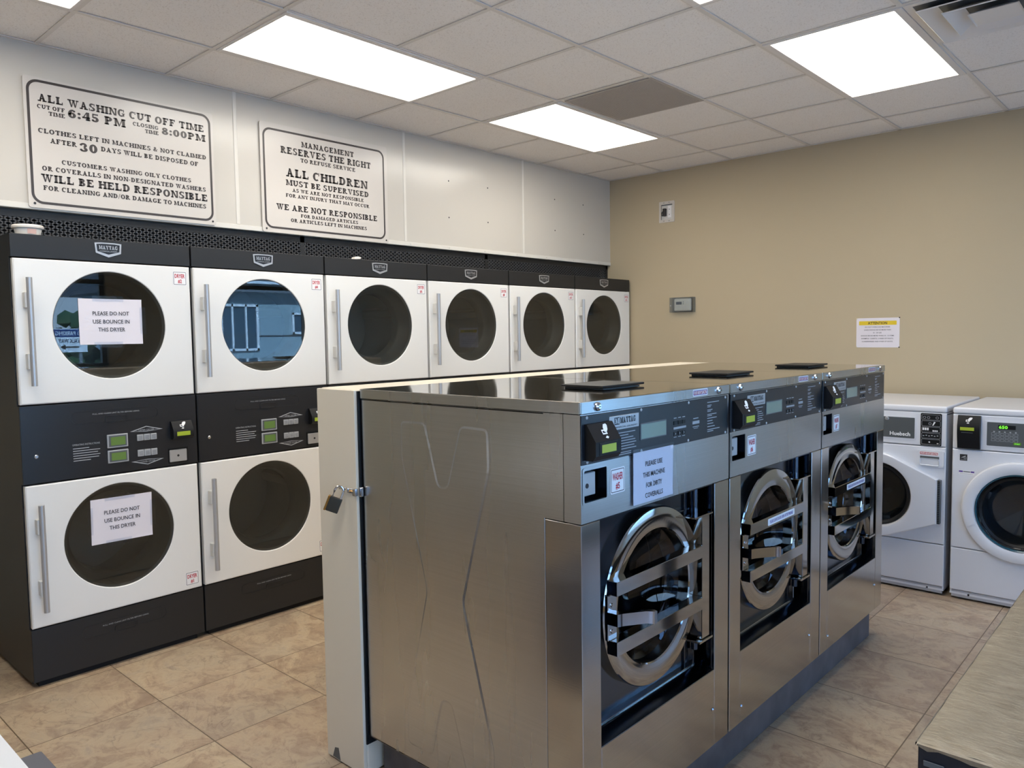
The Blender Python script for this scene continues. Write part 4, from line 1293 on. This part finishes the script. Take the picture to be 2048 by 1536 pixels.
for r_ in range(3):
    for q in range(6): ct.frame2d([(.196+.022*q, .950+.017*r_), (.214+.022*q, .950+.017*r_), (.214+.022*q, .963+.017*r_), (.196+.022*q, .963+.017*r_)], [(.1975+.022*q, .9515+.017*r_), (.2125+.022*q, .9515+.017*r_), (.2125+.022*q, .9615+.017*r_), (.1975+.022*q, .9615+.017*r_)], FY, .0042, 'btn')
ct.box(.302, .340, -.0044, -.0036, .933, .950, 'lcd').text('START', FY, .0048, .321, .938, .006, 'led', width=.026)
ct.text('Huebsch', FY, .0042, .57, .944, .022, 'inkwhite', width=.115, bold=.03)
ct.build('control_panel', a, smooth=False)
es = MB().box(.041, .079, -.0008, .0002, .823, .860, 'inkblack').box(.044, .076, -.0012, -.0007, .8285, .830, 'inkgrey')
es.poly([FY(.046, .838, .0012), FY(.060, .841, .0012), FY(.072, .849, .0012), FY(.070, .853, .0012), FY(.058, .847, .0012)], 'inkgrey')
es.frame2d(rrect(.062, .074, .833, .845, .003, 2), rrect(.064, .072, .835, .843, .002, 2), FY, .0012, 'inkgrey')
es.build('energy_sticker', a, smooth=False)
MB().box(.038, .116, -.0008, .0002, .742, .764, 'stk').box(.038, .058, -.0011, -.0007, .755, .764, 'purple').box(.098, .116, -.0011, -.0007, .755, .764, 'purple').box(.060, .096, -.0011, -.0007, .757, .762, 'gdark').box(.042, .112, -.0011, -.0007, .746, .748, 'inkgrey').build('info_sticker', a, smooth=False)
rr = MB().lathe([(.285, .002), (.285, -.022), (.278, -.032), (.262, -.037), (.235, -.036), (.218, -.028), (.212, -.008), (.212, .02)], (.342, 0, .555), 'appl', 'y', 96)
ro = rr.build('door', a)
hd = MB().lathe([(.274, -.033), (.274, -.0385), (.262, -.0405), (.236, -.0395), (.222, -.034), (.219, -.028)], (.342, 0, .555), 'appl', 'y', 16, math.radians(247), math.radians(293))
hd.build('door_handle', ro)
MB().lathe([(.216, -.024), (.2135, -.030), (.209, -.026), (.208, -.012)], (.342, 0, .555), P('teal_glass_rim', (40, 84, 100), 0.2), 'y', 72).build('glass_trim', ro)
porthole(a, ro, .342, .555, .208)

# ================================================================== WALL DETAILS (far wall, facing -y)
FL = fy_(L_)
o = thing('outlet_box', 'white recessed wall outlet box with a black plug, high on the wall', 'outlet', (.366, L_, 2.55))
of = (-.366, -L_, -2.55)
m = MB(of)
m.frame2d(rrect(.291, .443, 2.549, 2.731, .006, 3), rrect(.312, .424, 2.574, 2.704, .004, 3), FL, .006, 'sign')
e1 = rrect(.291, .443, 2.549, 2.731, .006, 3)
m.add([FL(*p, .006) for p in e1]+[FL(*p, 0) for p in e1], [[k, (k+1) % len(e1), len(e1)+(k+1) % len(e1), len(e1)+k] for k in range(len(e1))], 'sign')
m.box(.312, .424, L_-.004, L_-.0012, 2.574, 2.704, 'mount').box(.312, .424, L_-.0055, L_-.002, 2.695, 2.704, 'gdark').box(.312, .316, L_-.0055, L_-.002, 2.574, 2.704, 'gdark')
for u_, v_ in ((.34, 2.719), (.392, 2.719), (.34, 2.561), (.392, 2.561)): m.box(u_-.006, u_+.006, L_-.0068, L_-.006, v_-.002, v_+.002, 'gdark')
m.build('box_frame', o)
MB(of).box(.378, .412, L_-.0058, L_-.004, 2.59, 2.69, 'stk', .0005, 1).cyl((.395, L_-.0065, 2.66), (.395, L_-.0055, 2.66), .004, 'gdark', 8).cyl((.395, L_-.0065, 2.615), (.395, L_-.0055, 2.615), .004, 'gdark', 8).build('receptacle', o)
MB(of).box(.340, .368, L_-.03, L_-.004, 2.603, 2.668, 'inkblack', .004, 2).tube([(.345, L_-.018, 2.612), (.330, L_-.018, 2.607), (.322, L_-.014, 2.618), (.324, L_-.012, 2.635), (.338, L_-.012, 2.652)], .004, 'inkblack', 8).build('power_plug', o)
o = thing('thermostat', 'cream thermostat under a clear locking cover on the taupe wall', 'thermostat', (.533, L_, 1.76))
of = (-.533, -L_, -1.76)
MB(of).box(.452, .615, L_-.032, L_-.004, 1.772, 1.880, 'cream', .012, 3).box(.476, .530, L_-.0335, L_-.031, 1.828, 1.852, 'gdark').box(.542, .549, L_-.0335, L_-.031, 1.846, 1.853, 'gdark').box(.542, .549, L_-.0335, L_-.031, 1.830, 1.837, 'gdark').box(.575, .583, L_-.0335, L_-.031, 1.838, 1.845, 'mount').box(.465, .60, L_-.0328, L_-.0315, 1.806, 1.808, 'mount').build('thermostat_body', o)
g_ = MB(of).box(.421, .646, L_-.004, L_-.001, 1.761, 1.889, 'sleeve')
for a_ in ((.421, .424, 1.761, 1.889), (.643, .646, 1.761, 1.889)): g_.box(a_[0], a_[1], L_-.05, L_-.004, a_[2], a_[3], 'sleeve')
g_.box(.421, .646, L_-.05, L_-.004, 1.761, 1.764, 'sleeve').box(.421, .646, L_-.05, L_-.004, 1.886, 1.889, 'sleeve').box(.421, .646, L_-.052, L_-.050, 1.761, 1.889, 'sleeve')
g_.cyl((.436, L_-.056, 1.82), (.436, L_-.05, 1.82), .006, 'alu', 10)
g_.build('locking_cover', o)
# attention notice
o = thing('attention_notice', 'ATTENTION paper with a yellow heading, pinned on the taupe wall', 'notice', (2.12, L_, 1.457))
of = (-2.12, -L_, -1.457)
m = MB(of).box(1.9715, 2.2675, L_-.0025, L_-.0006, 1.457, 1.672, 'paper')
m.build('sheet', o)
m = MB(of).prism(rrect(1.99, 2.248, 1.620, 1.650, .003, 2), FL, .0026, .0029, 'yellow')
m.build('heading_band', o)
m = MB(of).text('ATTENTION', FL, .0034, 2.118, 1.6255, .0185, 'inkblack', width=.132, bold=.02)
for tx, z_, wd in (('DO NOT OVERLOAD MACHINES', 1.602, .172), ('LOADS SHOULD BE NO MORE THAN', 1.581, .184), ('15 - 20 LBS', 1.5605, .058), ('SHOULD BE NO MORE THAN 10 - 12 ITEMS', 1.539, .228), ('EXAMPLE: 3 SHIRTS, 3 PAIRS OF PANTS,', 1.518, .220), ('3 UNDERWEARS AND 4 PAIR OF SOCKS.', 1.4965, .214)):
    m.text(tx, FL, .0034, 2.118, z_, .0082, 'inkblack', width=wd, bold=.006)
m.build('notice_lettering', o, smooth=False)
for u_, v_, mm in ((1.9745, 1.668, 'cream'), (1.9745, 1.461, 'cream'), (2.266, 1.671, 'inkblack'), (2.266, 1.459, 'inkblack')):
    MB(of).lathe([(0, -.008), (.003, -.0075), (.0045, -.0035), (.0045, -.002)], (u_, L_, v_), mm, 'y', 10).build('push_pin', o)

# ================================================================== FOLDING TABLE (right)
o = thing('folding_table', 'long worktable covered in worn scratched sheet metal, lower right', 'table', (3.9, 1.62, 0))
of = (-3.9, -1.62, 0)
tt = MB(of)
TX0, TX1, TY0, TY1, TZ = 3.497, 4.27, .652, 2.62, .75
b2 = bmesh.new()
NX, NY = 30, 60
gv_ = [[b2.verts.new((TX0+(TX1-TX0)*i/NX, TY0+(TY1-TY0)*j/NY, TZ+(.0016*math.sin(i*1.9+j*.7)*math.sin(j*1.3+.4*i)-(.004 if i in (0, NX) or j in (0, NY) else 0))-.0016)) for j in range(NY+1)] for i in range(NX+1)]
for i in range(NX):
    for j in range(NY): b2.faces.new((gv_[i][j], gv_[i+1][j], gv_[i+1][j+1], gv_[i][j+1]))
tt.bm(b2, 'tabletop'); b2.free()
# wrapped lip
for (xa, ya), (xb, yb) in (((TX0, TY0), (TX1, TY0)), ((TX1, TY0), (TX1, TY1)), ((TX1, TY1), (TX0, TY1)), ((TX0, TY1), (TX0, TY0))):
    NN = 40
    nx, ny = (yb-ya), -(xb-xa); ll = math.hypot(nx, ny); nx, ny = nx/ll*.004, ny/ll*.004
    vs = []
    for k in range(NN+1):
        s_ = k/NN; x, y = xa+(xb-xa)*s_, ya+(yb-ya)*s_
        dp = .004+.008*abs(math.sin(k*1.7))*abs(math.cos(k*.6))
        vs += [(x, y, TZ-.0056), (x+nx, y+ny, TZ-.009), (x+nx, y+ny, TZ-.009-dp)]
    tt.add(vs, [[3*k+q, 3*k+q+1, 3*k+q+4, 3*k+q+3] for k in range(NN) for q in range(2)], 'tabletop')
tt.build('metal_top', o)
ap = MB(of).box(TX0+.001, TX1-.001, TY0+.001, TY1-.001, TZ-.115, TZ-.007, 'tableside', .002, 1)
ap.box(TX0+.012, TX0+.05, TY0-.0035, TY0-.001, TZ-.052, TZ-.040, 'gdark', .001, 1)
ap.build('apron', o)
for x in (TX0+.06, TX1-.06):
    for y in (TY0+.12, TY1-.12):
        MB(of).box(x-.03, x+.03, y-.03, y+.03, 0, TZ-.112, 'tableside', .004, 1).build('leg', o)

# ================================================================== near left: white table corner and grey bin
o = thing('white_table', 'white laminate table cut by the lower left corner of the photo', 'table', (1.9, -1.05, 0))
of = (-1.9, 1.05, 0)
MB(of).box(1.05, 2.75, -1.42, -.671, .868, .90, 'laminate', .004, 2).build('tabletop', o)
for x in (1.12, 2.68):
    for y in (-1.36, -.73):
        MB(of).cyl((x, y, 0), (x, y, .868), .022, 'galv', 14).build('leg', o)
o = thing('grey_bin', 'grey plastic bin standing beside the white table at lower left', 'bin', (1.9, -.68, 0))
of = (-1.9, .68, 0)
MB(of).box(1.66, 2.14, -.91, -.435, 0, .455, 'greyb', .012, 2).build('bin_body', o)
MB(of).box(1.642, 2.158, -.93, -.419, .455, .50, 'greyb', .006, 2).build('bin_lid', o)

# ================================================================== OUTDOORS (seen through the windows and in reflections)
struct(MB().box(WR+.16, 40, -30, 40, -.25, -.15, 'asphalt').build('ground_outside'))
h = thing('neighbour_house', 'pale blue-grey house across the lot, seen reflected in dryer glass', 'house', (14, 8, -.15))
of = (-14, -8, .15)
HX = 12.0
MB(of).box(HX, HX+6, 6.3, 16, -.15, 2.75, 'stucco').build('house_wall', h)
rf = MB(of)
rf.box(HX-.5, HX+6.5, 5.9, 16.4, 2.75, 2.95, 'eave').box(HX-.53, HX-.5, 5.9, 16.4, 2.78, 2.84, 'wframe').box(HX-.2, HX-.17, 5.9, 16.4, 2.62, 2.68, 'wframe')
rf.add([(HX-.5, 5.9, 2.95), (HX-.5, 16.4, 2.95), (HX+6.5, 16.4, 2.95), (HX+6.5, 5.9, 2.95), (HX+3, 5.9, 4.3), (HX+3, 16.4, 4.3)], [[0, 1, 5, 4], [2, 3, 4, 5], [0, 4, 3], [1, 2, 5]], 'eave')
rf.build('house_roof', h)
for y0, y1, z0, z1, mu in ((6.75, 7.92, 1.32, 2.35, (7.05, 7.3, 7.62)), (8.78, 9.55, 1.68, 2.18, (9.1,))):
    f = MB(of)
    for a_ in ((y0, y1, z0, z0+.05), (y0, y1, z1-.05, z1), (y0, y0+.05, z0, z1), (y1-.05, y1, z0, z1)): f.box(HX-.06, HX, *a_, 'wframe')
    for q in mu: f.box(HX-.06, HX, q-.02, q+.02, z0, z1, 'wframe')
    fo = f.build('house_window', h)
    MB(of).box(HX-.02, HX-.005, y0+.04, y1-.04, z0+.04, z1-.04, 'hglass').build('window_glass', fo)
MB(of).box(HX-.03, HX, 6.3, 16, 1.64, 1.66, 'eave').build('siding_joint', h)
sg = thing('parking_sign', 'white NO PARKING WALK WAY arrow sign across the lot', 'sign', (9.0, 3.2, -.15))
of = (-9, -3.2, .15)
FS = lambda u, v_, d: (9.0-d, -u, v_)      # faces -x, reads left to right from the laundry
MB(of).box(9.0, 9.02, 2.86, 3.34, 1.42, 1.78, 'wframe').build('sign_board', sg)
m = MB(of).box(8.996, 9.0, 2.87, 3.33, 1.655, 1.77, P('sign_blue', (24, 62, 120), .5))
m.text('NO PARKING', FS, .006, -3.10, 1.68, .062, 'wframe', width=.41, bold=.02)
m.text('WALK WAY', FS, .004, -3.10, 1.565, .062, P('sign_dark', (24, 40, 70), .5), width=.33, bold=.02)
m.poly([FS(-2.95, 1.50, .004), FS(-3.03, 1.54, .004), FS(-3.03, 1.512, .004), FS(-3.22, 1.512, .004), FS(-3.22, 1.488, .004), FS(-3.03, 1.488, .004), FS(-3.03, 1.46, .004)], 'signink')
m.build('sign_lettering', sg, smooth=False)
for y in (2.95, 3.25): MB(of).cyl((9.04, y, -.15), (9.04, y, 1.8), .025, 'galv', 10).build('sign_post', sg)
tr_ = thing('street_tree', 'dark green tree beyond the parking lot', 'tree', (11, 4.4, -.15))
MB((-11, -4.4, .15)).cyl((11, 4.4, -.15), (11, 4.4, 1.6), .16, 'bark', 10, .1).build('trunk', tr_)
lf = MB((-11, -4.4, .15))
for k in range(60):
    a_, r_, z_ = random.uniform(0, 6.28), random.uniform(0, .9)**.7, random.uniform(1.0, 2.0)
    p = Vector((11+r_*math.cos(a_), 4.4+r_*math.sin(a_), z_))
    b2 = bmesh.new(); bmesh.ops.create_icosphere(b2, subdivisions=1, radius=random.uniform(.15, .3))
    for v_ in b2.verts: v_.co = v_.co*random.uniform(.8, 1.2)+p
    lf.bm(b2, 'leaf'); b2.free()
lf.build('crown', tr_, smooth=False)
